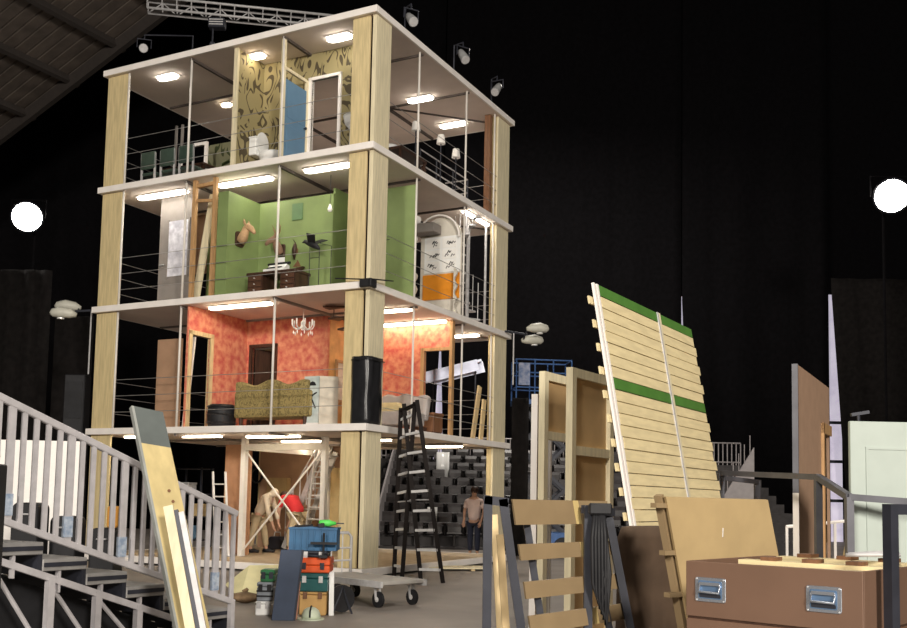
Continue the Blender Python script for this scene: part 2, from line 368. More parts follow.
# ---------------- top storey
z0, z1 = fz(3), cz(3)
P(B(3.55, 3.60, .18, 1.0, z0, z1), 'partition_wall', paper)
P(B(3.53, 3.62, .12, .18, z0, z1), 'partition_post', plyedge)
wl = P(wall_hole(3.55, 6.55, z0, z1, 4.84, 5.50, 9.86, 1.0, 1.05, XZ), 'partition_wall', paper)
for a in ((4.77, 4.84, z0, 9.92), (5.50, 5.57, z0, 9.92), (4.77, 5.57, 9.86, 9.92)): P(B(a[0], a[1], .96, 1.07, a[2], a[3]), 'door_frame', white, wl)
pb = P(B(4.72, 4.79, .12, .19, z0, z1), 'partition_post', plyedge)
P(B(4.73, 4.78, .90, .96, z0, 9.85), 'partition_post', plyedge, pb)
P(B(4.73, 4.78, .19, .90, 9.80, 9.86), 'door_header', plyedge, pb)
dr = P(B(4.735, 4.775, .20, .90, z0+.02, 9.62), 'door', bluep, pb)
P(B(4.775, 4.785, .28, .82, z0+.15, z0+.75), 'door_panel', bluep, dr, bevel=.004); P(B(4.775, 4.785, .28, .82, z0+.9, 9.5), 'door_panel', bluep, dr, bevel=.004)
P(MB().lathe([(.012, 0), (.012, .03), (.028, .04), (.028, .06), (.01, .07)], 10, (4.78, .84, z0+.85), 'x'), 'door_knob', darkst, dr)
t = tthing('toilet', 'white toilet with tank and raised lid by the swirl wallpaper', 'toilet', 3.63, .76, z0)
B(-.02, .16, -.19, .19, .38, .74).build('tank', porc, t, bevel=.02, seg=2)
B(-.03, .17, -.20, .20, .74, .77).build('tank_lid', porc, t, bevel=.01)
bl = MB(); sec = []
for (z, a, b, cx) in ((0, .15, .11, .30), (.12, .13, .10, .30), (.26, .18, .15, .34), (.38, .27, .19, .40), (.41, .27, .19, .40)):
    sec.append([(cx+a*math.cos(2*math.pi*j/16), b*math.sin(2*math.pi*j/16), z) for j in range(16)])
vs = [q for s in sec for q in s]; fs = [(i*16+j, i*16+(j+1) % 16, (i+1)*16+(j+1) % 16, (i+1)*16+j) for i in range(4) for j in range(16)]+[tuple(range(64, 80)), tuple(reversed(range(16)))]
bl.add(vs, fs).build('bowl', porc, t, smooth=True)
MB().prism([(.42+.26*math.cos(a*.3927), .18*math.sin(a*.3927)) for a in range(16)], XY, .412, .435).build('seat', porc, t)
MB().prism([(.19*math.cos(a*.3927), .66+.23*math.sin(a*.3927)) for a in range(16)], YZ, .175, .195).build('lid', porc, t)
t = tthing('wash_basin', 'white pedestal wash basin beside the white door frame', 'sink', 6.08, .70, z0)
MB().lathe([(.13, 0), (.10, .05), (.08, .55), (.12, .62)], 14).build('pedestal', porc, t, smooth=True)
MB().lathe([(.10, .60), (.18, .68), (.21, .80), (.22, .84), (.22, .83), (.10, .76)], 18).build('basin', porc, t, smooth=True)
MB().path([(0, .06, .82), (0, .08, .95), (0, .02, .99), (0, -.04, .95)], .014, 8).build('tap', alu, t)
# dining room on the left
P(B(TP(208, 130, 1, 2.75).x, 3.5, 2.75, 2.80, z0, z0+1.75), 'partition_wall', paperg)
chq = thing('dining_chair', 'dark green dining chair farthest from the toilet in the row of three', 'chair', T(TP(155.5, 160, 1, 1.0).x, 1.0, z0), RZ, 'green dining chairs in a row')
for sx in (-1, 1):
    MB().bar((sx*.19, -.19, 0), (sx*.19, -.21, .92), .035).build('leg', galv, chq); MB().bar((sx*.19, .2, 0), (sx*.19, .19, .45), .035).build('leg', galv, chq)
gchair = mat('green_leather', (.045, .07, .055), .4, var=.2)
B(-.21, .21, -.2, .22, .43, .50).build('seat', gchair, chq, bevel=.02)
B(-.21, .21, -.235, -.185, .56, .95).build('backrest', gchair, chq, bevel=.02)
MB().bar((-.19, .2, .2), (.19, .2, .2), .02).build('stretcher', galv, chq); MB().bar((-.19, -.2, .25), (.19, -.2, .25), .02).build('stretcher', galv, chq)
for u, lab in ((174.5, 'dark green dining chair in the middle of the row of three'), (193, 'dark green dining chair nearest the toilet in the row of three')): dup(chq, T(TP(u, 160, 1, 1.0).x, 1.0, z0), RZ, lab)
t = tthing('dining_table', 'dark dining table behind the green chairs', 'table', 1.10, 1.65, z0)
B(-.65, .65, -.32, .32, .70, .75).build('table_top', wood_d, t, bevel=.008)
for sx in (-1, 1):
    for sy in (-1, 1): B(sx*.58-.03, sx*.58+.03, sy*.26-.03, sy*.26+.03, 0, .70).build('leg', wood_d, t)
t = tthing('window_prop', 'white open window frame standing behind the dining table', 'frame', TP(194, 140, 1, 2.2).x, 2.2, z0)
for a in ((-.42, -.35, 0, 1.60), (.35, .42, 0, 1.60)): B(a[0], a[1], -.03, .03, a[2], a[3]).build('frame_post', white, t)
B(-.35, .35, -.03, .03, 1.53, 1.60).build('frame_rail', white, t); B(-.35, .35, -.03, .03, .62, .69).build('frame_rail', white, t)
for u in (177, 183): x = TP(u, 120, 1, 2.9).x; P(MB().bar((x, 2.9, z0), (x, 2.9, z1), .05), 'timber_post', greyw)
leafm = mat('leaf_green', (.06, .11, .025), .5, var=.4)
t = tthing('potted_plant', 'leafy green pot plant by the dining room wall', 'plant', TP(219, 150, 1, 2.2).x, 2.2, z0)
MB().lathe([(.10, 0), (.13, .22), (.15, .24), (.12, .24)], 12).build('pot', wood_m, t)
MB().tube((0, 0, .2), (.02, 0, .95), .018, 6).build('stem', wood_m, t)
for i in range(22):
    a = i*2.4; r = .15+.22*random.random(); zc = .45+.6*random.random()
    c = Vector((r*.5*math.cos(a), r*.5*math.sin(a), zc)); d = Vector((math.cos(a), math.sin(a), .35)); sd = Vector((-math.sin(a), math.cos(a), .2))*.07
    q = [c, c+d*.12+sd, c+d*.30, c+d*.12-sd]; nn = Vector((0, 0, .006))
    MB().hexa([x-nn for x in q], [x+nn for x in q]).build('leaf', leafm, t)
# lamps, bar table and rails seen through the right face
shade = mat('lamp_shade', (.78, .74, .68), .7, emit=.12)
for (u, v, y, lab) in ((441, 140, 4.0, 'tall standing lamp with white shade, nearest the rear column of the top storey'), (456, 154, 4.6, 'second tall standing lamp with white shade by the guard rails'), (416, 127, 2.8, 'white shaded lamp on the dark sideboard')):
    q = TP(u, v, 1, y); q.x = min(q.x, W-.3)
    t = tthing('standing_lamp', lab, 'lamp', q.x, y, z0); h = q.z-z0
    MB().lathe([(.13, 0), (.13, .02), (.02, .04)], 14).build('base', darkst, t); MB().tube((0, 0, .03), (0, 0, h), .014).build('pole', darkst, t)
    MB().lathe([(.10, h-.09), (.075, h+.11), (.06, h+.11), (.085, h-.085)], 14).build('lamp_shade', shade, t)
t = tthing('sideboard', 'dark open sideboard with rails in the top storey', 'furniture', 6.0, 2.6, z0)
B(-.35, .35, -.55, .55, .62, .68).build('top', wood_d, t); B(-.33, .33, -.53, .53, .25, .29).build('shelf', wood_d, t)
for sx in (-1, 1):
    for sy in (-1, 1): B(sx*.31-.025, sx*.31+.025, sy*.5-.025, sy*.5+.025, 0, .9 if sx < 0 else .62).build('leg', wood_d, t)
tag(MB().lathe([(.05, 0), (.13, .06), (.15, .12), (.13, .13), (.04, .05)], 14).build('bowl', porc), 'white bowl on the dark sideboard', 'bowl'); bpy.data.objects['bowl.001' if 'bowl.001' in bpy.data.objects else 'bowl'].location = T(5.95, 2.3, z0+.68)
t = tthing('flat_box', 'white flat box on the open rail table beside the lamps', 'box', 5.72, 3.52, z0+.76)
B(-.16, .16, -.22, .22, 0, .10).build('body', porc, t, bevel=.01); B(-.17, .17, -.23, .23, .10, .13).build('lid', porc, t, bevel=.008)
t = tthing('guard_rail', 'dark steel stair guard rail with posts in the top storey', 'railing', 6.15, 4.35, z0)
for y in (-1.15, -.4, .4, 1.15): MB().tube((0, y, 0), (0, y, 1.0), .018).build('post', darkst, t)
for h in (.35, .68, 1.0): MB().tube((0, -1.15, h), (0, 1.15, h), .015).build('rail', galv, t)
for h in (.35, .68, 1.0): MB().tube((-.6, 1.15, h), (0, 1.15, h), .015).build('rail', galv, t)
t = tthing('low_table', 'dark low table under the white flat box', 'table', 5.72, 3.52, z0)
B(-.24, .24, -.3, .3, .72, .76).build('top', wood_d, t)
for sx in (-1, 1):
    for sy in (-1, 1): B(sx*.2-.02, sx*.2+.02, sy*.26-.02, sy*.26+.02, 0, .72).build('leg', wood_d, t)
P(B(6.62, 6.76, 5.40, 5.53, z0, z1), 'timber_post', wood_m)

# ---------------- green storey
z0, z1 = fz(2), cz(2)
P(B(3.24, 3.50, .15, 1.15, z0, z1-.33), 'partition_wall', greenw)
P(B(3.50, 5.34, 1.15, 1.20, z0, z1-.33), 'partition_wall', greenw)
P(B(5.30, 5.34, 1.20, 1.83, z0, z1-.2), 'partition_wall', greenw)
P(B(5.34, 6.84, 1.83, 1.88, z0, z1-.14), 'partition_wall', greenw)
q = TP(298, 207, 1, 1.15); P(B(q.x-.13, q.x+.13, 1.13, 1.15, q.z-.27, q.z+.07), 'air_vent', greend)
# mounted heads
def mount(name, label, q, yaw, m, ears=True, horn=False, s=1.0):
    t = tthing(name, label, 'animal head', q.x, q.y, q.z, yaw)
    fur = m
    # swept neck and head, nose towards +x
    MB().path([Vector(a)*s for a in ((0, 0, -.14), (.07, 0, -.07), (.12, 0, .04), (.15, 0, .12), (.20, 0, .15), (.28, 0, .10), (.36, 0, .02), (.385, 0, -.01))], .1, 10, rs=[a*s for a in (.115, .11, .09, .078, .08, .066, .045, .03)]).build('head', fur, t, smooth=True)
    for sy in (-1, 1):
        if ears: MB().path([Vector(a)*s for a in ((.16, sy*.05, .18), (.15, sy*.075, .25), (.14, sy*.08, .31))], .02, 6, rs=[.025*s, .028*s, .005*s]).build('ear', fur, t)
        MB().lathe([(.001, -.012*s), (.012*s, 0), (.001, .012*s)], 8, (.235*s, sy*.062*s, .145*s)).build('eye', black, t)
        if horn:
            MB().path([Vector(a)*s for a in ((.15, sy*.04, .2), (.10, sy*.12, .32), (.12, sy*.17, .44), (.18, sy*.16, .52))], .014, 6, rs=[.016*s, .014*s, .011*s, .004*s]).build('antler', wood_m, t)
            MB().path([Vector(a)*s for a in ((.11, sy*.13, .34), (.17, sy*.14, .42))], .01, 6, rs=[.01*s, .003*s]).build('antler', wood_m, t)
    MB().prism(rrect(-.13*s, .13*s, -.26*s, .06*s, .06*s), YZ, -.04, .0).build('plaque', wood_d, t)
    return t
tan = mat('tan_fur', (.48, .30, .16), .8, var=.25, scale=8)
brn = mat('brown_fur', (.22, .13, .08), .8, var=.25, scale=8)
q = TP(239, 235, 0, 3.50); q.x = 3.54
mount('taxidermy_mount', 'tan mounted fox-like head with upright ears on the green side wall', q, 0, tan, s=.95)
q = TP(281, 247, 1, 1.1); mount('taxidermy_mount', 'brown mounted deer head with antlers above the desk', Vector((q.x, 1.11, q.z)), -math.pi/2-.5, brn, horn=True, s=.9)
q = TP(296, 250, 1, 1.1)
t = tthing('mounted_bird', 'small dark bird mounted on the green back wall', 'bird', q.x, 1.12, q.z)
MB().path([(0, -.05, .14), (.01, -.07, .09), (0, -.07, .0), (-.02, -.05, -.12), (-.03, -.02, -.2)], .04, 8, rs=[.012, .035, .05, .035, .012]).build('body', wood_d, t, smooth=True)
MB().tube((0, -.05, .14), (-.05, -.08, .22), .012, 6, .003).build('beak', wood_d, t); B(-.03, .03, -.02, .01, -.06, .03).build('mount', wood_m, t)
# desk with things
t = tthing('writing_desk', 'dark carved writing desk in the green room', 'desk', 4.36, .72, z0)
B(-.60, .60, -.26, .28, .44, .50).build('desk_top', wood_d, t, bevel=.01)
B(-.58, -.22, -.22, .24, .06, .44).build('pedestal', wood_d, t); B(.22, .58, -.22, .24, .06, .44).build('pedestal', wood_d, t)
for cx in (-.4, .4):
    for zz in (.1, .22, .34): d_ = B(cx-.15, cx+.15, -.235, -.22, zz, zz+.09).build('drawer', mat('carved_wood', (.09, .042, .024), .5, var=.25), t); MB().lathe([(.012, -.03), (.012, 0)], 8, (cx, -.235, zz+.045), 'y').build('knob', alu, d_)
for cx in (-.54, -.26, .26, .54): MB().lathe([(.03, 0), (.02, .06)], 8, (cx, -.18, 0)).build('leg', wood_d, t)
t = tthing('typewriter', 'white vintage typewriter on the dark desk', 'typewriter', 4.36, .66, z0+.50)
MB().prism([(-.16, 0), (.14, 0), (.14, .16), (.04, .18), (-.02, .10), (-.16, .05)], YZ, -.22, .22).build('body', porc, t, bevel=.01)
MB().tube((-.27, .08, .20), (.27, .08, .20), .028, 10).build('platen', black, t)
for r_ in range(3): B(-.16, .16, -.14+.04*r_, -.115+.04*r_, .055+.02*r_, .07+.02*r_).build('key_row', black, t)
B(-.12, .12, .09, .10, .20, .33).build('paper', porc, t)
t = tthing('model_ship', 'dark model boat on the desk beside the typewriter', 'ornament', 4.80, .74, z0+.50)
MB().prism([(-.14, .06), (-.09, 0), (.10, 0), (.17, .09), (.0, .07)], XZ, -.04, .04).build('hull', wood_d, t); MB().tube((0, 0, .06), (0, 0, .24), .006, 6).build('mast', wood_d, t); MB().prism([(-.10, .10), (.09, .10), (.02, .23)], XZ, -.006, .006).build('sail', wood_m, t)
# black bird on a wire stand
q = TP(313, 243, 1, .75)
t = tthing('bird_statue', 'black bird of prey statue with spread wings on a thin wire stand', 'statue', q.x, .75, z0); hh = q.z-z0
MB().path([(-.26, 0, hh+.03), (-.19, 0, hh+.05), (-.10, 0, hh), (.0, 0, hh-.03), (.10, 0, hh-.09), (.16, 0, hh-.14)], .05, 8, rs=[.008, .04, .05, .07, .05, .02]).build('body', black, t, smooth=True)
for sy in (-1, 1): MB().hexa([(-.10, sy*.03, hh), (.08, sy*.03, hh-.02), (.20, sy*.22, hh+.08), (.02, sy*.26, hh+.12)], [(-.10, sy*.03, hh+.02), (.08, sy*.03, hh), (.20, sy*.22, hh+.09), (.02, sy*.26, hh+.14)]).build('wing', black, t)
for (a, b) in ((-.07, hh-.02), (.16, hh-.13)): MB().tube((a, 0, 0), (a, 0, b), .008, 6).build('stand_rod', black, t)
MB().path([(.16, 0, hh-.02), (.44, 0, hh-.10), (.44, 0, 0)], .008, 6).build('stand_rod', black, t); MB().tube((-.07, 0, hh-.3), (.16, 0, hh-.3), .006, 6).build('stand_bar', black, t)
q = TP(330, 207, 1, 1.0)
t = tthing('bare_bulb', 'bare white bulb hanging in the green room', 'bulb', q.x, 1.0, q.z)
MB().tube((0, 0, .04), (0, 0, z1-q.z), .006, 6).build('cord', black, t); MB().lathe([(.02, .06), (.03, .02), (.05, -.04), (.035, -.09), (.005, -.10)], 12).build('bulb', shade, t, smooth=True)
t = tthing('plant_stand', 'thin dark wire stand against the green wall behind the corner column', 'stand', 6.35, 1.45, z0)
MB().tube((0, 0, 0), (0, 0, 1.55), .012, 6).build('pole', black, t); MB().tube((-.14, 0, 1.15), (.14, 0, 1.15), .008, 6).build('cross_bar', black, t); MB().tube((.06, 0, 0), (.06, 0, 1.3), .008, 6).build('rod', black, t)
# left bay: grey glazed door, timber doorway, leaning plank, dark board
P(B(.62, 1.2, 2.2, 2.25, z0+1.1, z1), 'partition_wall', brownw)
P(B(.3, .62, 2.2, 2.25, z0+1.1, z1), 'partition_wall', brownw)
gd = P(MB().prism([(1.02, z0), (2.0, z0), (2.0, z1), (1.02, z1), (1.02, z0+.001)], XZ, .86, .90), 'partition_wall', greyw)
qa = TP(170, 222, 1, .86); qb = TP(185, 275, 1, .86)
P(B(qa.x, qb.x+.06, .84, .86, qb.z, qa.z), 'frosted_pane', frost, gd)
for s_ in (0, 1): P(B((qa.x-.04, qb.x+.06)[s_], (qa.x, qb.x+.10)[s_], .83, .86, qb.z-.04, qa.z+.04), 'pane_frame', greyw, gd)
P(MB().path([(1.10, .86, z0+.98), (1.10, .80, z0+.98), (1.22, .80, z0+.98)], .014, 8), 'door_handle', alu, gd)
P(B(2.56, 2.64, .14, .22, z0, z1), 'timber_post', timber_d); P(B(3.09, 3.17, .14, .22, z0, z1), 'timber_post', timber_d)
P(MB().bar((2.60, .20, z1-.12), (3.13, .18, z1-.12), .07), 'timber_rail', timber_d); P(MB().bar((2.60, .20, z1-.42), (3.13, .18, z1-.48), .06), 'timber_rail', timber_d)
P(B(2.50, 2.84, .72, .75, z0, z1-.45), 'partition_wall', greenw)
o = tag(MB().bar((2.52, .40, z0+.01), (2.80, .50, z0+2.25), .04, .17, up=(1, 0, 0)).build('leaning_plank', plyedge), 'pale plank leaning in the timber doorway of the green storey', 'plank'); o.location = T(0, 0); o.rotation_euler = (0, 0, RZ)
# kitchen booth on the right face
yk = 3.9
a = TP(424, 290, 1, yk).x; b = 6.84
cream = mat('cream_paint', (.62, .58, .50), .6, var=.05)
pl = [(a-.1, z0), (b, z0), (b, z0+1.75)]+arc((a-.1+b)/2, z0+1.75, (b-a+.1)/2, 0, math.pi, 14)
kb = P(MB().prism(pl, XZ, yk, yk+.04), 'booth_wall', cream)
P(MB().prism([(a-.02, z0+.42), (b-.03, z0+.42), (b-.03, z0+.98), (a-.02, z0+.98)], XZ, yk-.03, yk), 'counter_front', mat('orange_laminate', (.75, .27, .02), .45, var=.06), kb)
P(MB().prism([(a, z0+1.02), (b-.02, z0+1.02), (b-.02, z0+1.82), (a, z0+1.82)], XZ, yk-.012, yk), 'tile_panel', porc, kb)
random.seed(3)
for i in range(2):
    for j in range(3):
        xx = a+.05+i*.40; zz = z0+1.06+j*.25
        pp = P(B(xx, xx+.34, yk-.02, yk-.012, zz, zz+.21), 'sketch_sheet', mat('sheet_white', (.8, .78, .74), .7, var=.03), kb)
        for s_ in range(4):
            c = xx+.04+random.random()*.2; cc = zz+.03+random.random()*.1
            P(MB().path([(c, yk-.022, cc), (c+.03, yk-.022, cc+.06), (c+.07, yk-.022, cc+.02), (c+.09, yk-.022, cc+.05)], .010, 5), 'ink_stroke', black, kb)
P(MB().box(a-.20, a+.42, yk-.38, yk-.03, z0+1.86, z0+2.06), 'range_hood', greyw, kb, bevel=.01)
for s_, x in ((1, a-.16), (1, b-.08)):
    pts = [(x, z0)]+[(x+s_*(.05+.035*math.sin(i*1.3)), z0+i*.06) for i in range(18)]+[(x, z0+1.05)]
    P(MB().prism(pts, XZ, yk-.20, yk-.15), 'wavy_trim', cream, kb)
P(MB().path([(a-.14+(b-a+.1)*.5-(b-a+.15)/2*math.cos(t_), yk-.10, z0+1.75+(b-a+.15)/2*math.sin(t_)) for t_ in [math.pi*i/14 for i in range(15)]], .022, 8), 'arch_trim', white, kb)
t = tthing('globe_lamp', 'white globe wall lamp on the arched booth', 'lamp', a-.05, yk-.28, z0+2.18)
MB().lathe([(.01, -.09), (.07, -.06), (.09, 0), (.07, .06), (.01, .09)], 14).build('globe', shade, t, smooth=True); MB().tube((0, .02, 0), (0, .27, -.05), .012, 6).build('arm', alu, t)
# spiral stair of steel at the back right, grey tubes
def spiral(name, label, x, y, zb, zt, m, n, r, a0=0.0, da=.42, first=0):
    t = tthing(name, label, 'staircase', x, y, zb)
    MB().tube((0, 0, 0), (0, 0, zt-zb), .045, 10).build('centre_pole', m, t)
    for i in range(first, n):
        a = a0+da*i; zz = (zt-zb)*(i+1)/n-.03; a2 = a+da*1.15
        MB().prism([(0.03*math.cos(a), .03*math.sin(a)), (r*math.cos(a), r*math.sin(a)), (r*math.cos((a+a2)/2), r*math.sin((a+a2)/2)), (r*math.cos(a2), r*math.sin(a2))], XY, zz-.035, zz).build('tread', m, t)
        am = (a+a2)/2; MB().tube((r*.97*math.cos(am), r*.97*math.sin(am), zz), (r*.97*math.cos(am), r*.97*math.sin(am), zz+.85 if zz+.85 < zt-zb else zt-zb), .010, 6).build('baluster', m, t)
    return t
spiral('spiral_stair', 'grey steel spiral stair behind the orange counter booth', 6.52, 4.85, z0, z1, galv, 12, .36, 1.0)
P(MB().tube((6.75, 5.3, z0), (6.75, 5.3, z1), .03), 'upright_rod', galv, smooth=True)

# ---------------- red storey
z0, z1 = fz(1), cz(1)
rw = P(wall_hole(.14, 2.0, z0, z1, .25, .80, 4.66, 2.56, 2.60, YZ), 'partition_wall', redwall)
for aa in ((.16, .25, z0, 4.74), (.80, .89, z0, 4.74), (.16, .89, 4.66, 4.75)): P(B(2.54, 2.63, aa[0], aa[1], aa[2], aa[3]), 'door_casing', timber, rw)
P(MB().bar((2.45, .3, z0), (2.50, .42, 4.64), .04, .10), 'white_batten', white, rw)
rb = P(wall_hole(2.60, 4.73, z0, z1, 2.76, 3.36, 4.62, 2.0, 2.05, XZ), 'partition_wall', redwall)
for aa in ((2.69, 2.76, z0, 4.68), (3.36, 3.43, z0, 4.68), (2.69, 3.43, 4.62, 4.69)): P(B(aa[0], aa[1], 1.96, 2.06, aa[2], aa[3]), 'door_casing', wood_d, rb)
dd = P(MB().hexa([(2.78, 2.06, z0+.01), (2.82, 2.06, z0+.01), (3.05, 2.6, z0+.01), (3.01, 2.6, z0+.01)], [(2.78, 2.06, 4.6), (2.82, 2.06, 4.6), (3.05, 2.6, 4.6), (3.01, 2.6, 4.6)]), 'door', wood_d, rb)
P(B(4.70, 4.74, 2.05, 3.58, z0, z1), 'partition_wall', ochre)
rc = P(wall_hole(4.74, 6.84, z0, z1, 6.16, 6.78, 4.60, 3.58, 3.63, XZ), 'partition_wall', redwall)
for aa in ((6.08, 6.16, z0, 4.67), (6.78, 6.85, z0, z1), (6.08, 6.78, 4.60, 4.67)): P(B(aa[0], aa[1], 3.54, 3.65, aa[2], aa[3]), 'door_casing', timber_d, rc)
qa = TP(158, 340, 1, .55); qb = TP(182, 340, 1, .55)
P(B(qa.x, qb.x, .55, .59, z0, qa.z), 'partition_wall', brownw)
t = tthing('settee', 'olive patterned settee with curved back, seen from behind', 'sofa', 4.42, .62, z0)
damask = curl_paper('damask', (.30, .23, .085), (.15, .115, .04), 9)
bk = [(-.85, .20)]+[(.85, .20)]+[(.88-1.76*i/24, .90+.05*math.cos((1-2*i/24)*math.pi*2.2)-.03*abs(1-2*i/24)) for i in range(25)]
MB().prism(bk, XZ, -.10, .06).build('backrest', damask, t, bevel=.03, seg=2)
B(-.85, .85, .06, .62, .20, .44).build('seat', damask, t, bevel=.04, seg=2)
for sx in (-1, 1):
    MB().prism([(-.05, .2), (.6, .2), (.6, .55), (.5, .64), (-.05, .72)], YZ, sx*.86-.08, sx*.86+.08).build('armrest', damask, t, bevel=.03)
    for yy in (0, .55): MB().tube((sx*.78, yy, 0), (sx*.78, yy, .2), .03, 8, .045).build('leg', wood_d, t)
t = tthing('hamper', 'round black wicker hamper beside the settee', 'basket', 3.14, .62, z0)
MB().lathe([(.24, 0), (.28, .08), (.29, .28), (.27, .46), (.23, .48)], 18).build('body', black, t, smooth=True)
for zz in (.10, .26, .42): MB().lathe([(.292, zz), (.302, zz+.015), (.292, zz+.03)], 18).build('band', blackp, t)
# canvases leaning behind the settee
pale = mat('pale_blue_print', (.62, .66, .62), .6, col2=(.42, .50, .48), scale=5)
t = tthing('picture_screen', 'pale two-panel picture screen with dark tree sketch beside the settee', 'screen', 5.36, .62, z0)
B(-.20, .14, 0, .03, .08, .98).build('panel', pale, t); B(-.20, .14, -.01, .04, .02, .08).build('bottom_rail', white, t)
o = MB().hexa([(.16, 0, .04), (.44, .22, .04), (.43, .25, .04), (.15, .03, .04)], [(.16, 0, .98), (.44, .22, .98), (.43, .25, .98), (.15, .03, .98)]).build('panel', mat('pale_sand_print', (.58, .52, .42), .6, var=.15), t)
MB().path([(-.12, -.012, .40), (-.05, -.012, .55), (.02, -.012, .62), (.10, -.012, .66)], .014, 6).build('drawn_branch', black, t); MB().prism([(-.08, .80), (.08, .80), (.05, .86), (0, .88), (-.05, .86)], XZ, -.012, -.001).build('drawn_hat', black, t)
MB().path([(-.10, -.012, .62), (.0, -.012, .52), (.08, -.012, .36)], .012, 6).build('drawn_branch', black, t)
# chandelier
t = tthing('chandelier', 'small white crystal chandelier in the red room', 'chandelier', 4.66, 1.2, z1)
MB().tube((0, 0, -.25), (0, 0, 0), .010, 6).build('chain', white, t); MB().lathe([(.02, -.46), (.05, -.40), (.02, -.33), (.04, -.29), (.01, -.25)], 10).build('stem', shade, t)
for i in range(8):
    a = i*math.pi/4; ca, sa = math.cos(a), math.sin(a)
    ar = MB().path([(.02*ca, .02*sa, -.36), (.10*ca, .10*sa, -.44), (.19*ca, .19*sa, -.42), (.22*ca, .22*sa, -.36)], .010, 6).build('arm', shade, t)
    MB().tube((.22*ca, .22*sa, -.36), (.22*ca, .22*sa, -.25), .015, 6).build('candle', shade, ar); MB().lathe([(.002, -.56), (.018, -.52), (.002, -.47)], 6, (.19*ca, .19*sa, 0)).build('crystal', shade, ar)
q = TP(353, 330, 1, 1.25)
spiral('spiral_stair', 'dark spiral stair descending from the ceiling of the red room', q.x, 1.25, z0, z1, wood_d, 13, .62, math.pi-.42*12-.1, first=8)
t = tthing('gilt_mirror', 'gilt framed picture hanging on the ochre wall', 'picture', 4.75, 2.55, z0+1.1)
for aa in ((-.3, -.24, -.45, .45), (.24, .3, -.45, .45)): B(0, .04, aa[0], aa[1], aa[2], aa[3]).build('frame_bar', timber_d, t)
for zz in (-.45, .39): B(0, .04, -.24, .24, zz, zz+.06).build('frame_bar', timber_d, t)
B(0, .02, -.24, .24, -.39, .39).build('canvas', cream, t)
# couch behind the corner column
t = tthing('couch', 'pale grey couch with yellow cushions in the red storey', 'sofa', 6.15, 2.3, z0)
greyf = mat('grey_fabric', (.42, .38, .36), .8, var=.08); yel = mat('cream_yellow_fabric', (.66, .55, .30), .8, var=.08)
MB().prism([(-.72, .25)]+[(.60, .25)]+[(.66-1.44*i/16, .74+.06*math.sin(i/16*math.pi)+(.03*math.sin(i*1.3))) for i in range(17)], XZ, .3, .46).build('backrest', greyf, t, bevel=.04, seg=2)
B(-.72, .60, -.35, .30, .12, .40).build('seat', greyf, t, bevel=.04, seg=2)
MB().prism(rrect(-.45, .12, .40, .62, .08), XZ, .05, .26).build('cushion', yel, t, bevel=.04, seg=2); MB().prism(rrect(-.30, .40, .36, .52, .07), XZ, -.3, .0).build('cushion', yel, t, bevel=.04, seg=2)
for sx in (-.66, .54):
    for sy in (-.3, .4): B(sx-.03, sx+.03, sy-.03, sy+.03, 0, .12).build('leg', wood_d, t)
t = tthing('wooden_chest', 'brown wooden chest beside the doorway of the red room', 'chest', 6.45, 3.2, z0)
B(-.28, .28, -.2, .2, .05, .40).build('body', wood_m, t, bevel=.008); B(-.30, .30, -.22, .22, .40, .45).build('lid', wood_m, t, bevel=.008)
for sx in (-1, 1): B(sx*.24-.03, sx*.24+.03, -.18, .18, 0, .05).build('foot', wood_d, t)
# planks leaning by the right rear column
for (x, y, lean, lab) in ((6.62, 5.22, .12, 'rough pale plank leaning by the rear column, the longer of two'), (6.70, 5.38, .05, 'rough pale plank leaning by the rear column, the shorter of two')):
    o = tag(MB().bar((x, y-lean*1.4, z0+.01), (x+.02, y+lean, z0+(1.25 if lean > .1 else .95)), .04, .16, up=(0, 1, 0)).build('leaning_plank', timber), lab, 'plank'); o.location = T(0, 0); o.rotation_euler = (0, 0, RZ)
# pale metal channel resting across the rear of the red storey
pa = TP(428, 374, 1, 5.0); pb_ = TP(481, 361, 1, 5.6)
t = tthing('metal_channel', 'pale blue-grey metal channel propped up behind the red doorway', 'channel', 0, 0, 0)
chm = mat('blue_grey_metal', (.52, .55, .68), .4, .2, var=.08)
o = MB().bar(pa, pb_, .34, .05).build('web', chm, t); MB().bar(pa+Vector((0, -.16, -.11)), pb_+Vector((0, -.16, -.11)), .04, .26).build('flange', chm, t); MB().bar(pa+Vector((0, .16, -.11)), pb_+Vector((0, .16, -.11)), .04, .26).build('flange', chm, t)
for s_ in (.1, .9):
    c = pa.lerp(pb_, s_); MB().tube((c.x, c.y, z0), (c.x, c.y, c.z-.03), .02, 8).build('prop_leg', darkst, t)

# ---------------- ground storey
z0, z1 = fz(0), cz(0)
for (x, y) in ((3.05, 1.5), (5.08, 1.5), (3.05, 4.6)): P(B(x-.055, x+.055, y-.055, y+.055, z0, z1), 'steel_post', rodm)
P(B(3.05, 5.08, 1.45, 1.55, z1-.26, z1-.14), 'steel_beam', rodm); P(B(3.0, 3.1, 1.55, 4.6, z1-.26, z1-.14), 'steel_beam', rodm)
P(MB().tube((3.1, 1.5, z1-.30), (5.03, 1.56, z0+.10), .02), 'cross_brace', rodm); P(MB().tube((5.03, 1.46, z1-.30), (3.1, 1.46, z0+.10), .02), 'cross_brace', rodm)
xe = TP(346, 500, 1, 4.75).x
P(B(.9, xe, 4.75, 4.80, z0, z1), 'partition_wall', brownw)
xa, xb = TP(326, 500, 1, 4.6).x, TP(342, 500, 1, 4.6).x
P(B(2.20, 2.90, 1.9, 1.94, z0, z1-.12), 'side_board', mat('salmon_board', (.46, .24, .13), .7, var=.08))
xc = TP(278, 480, 1, 4.7).x; P(B(xc-.25, xc+.35, 4.60, 4.75, z0+1.0, z0+1.7), 'wall_cabinet', mdf)
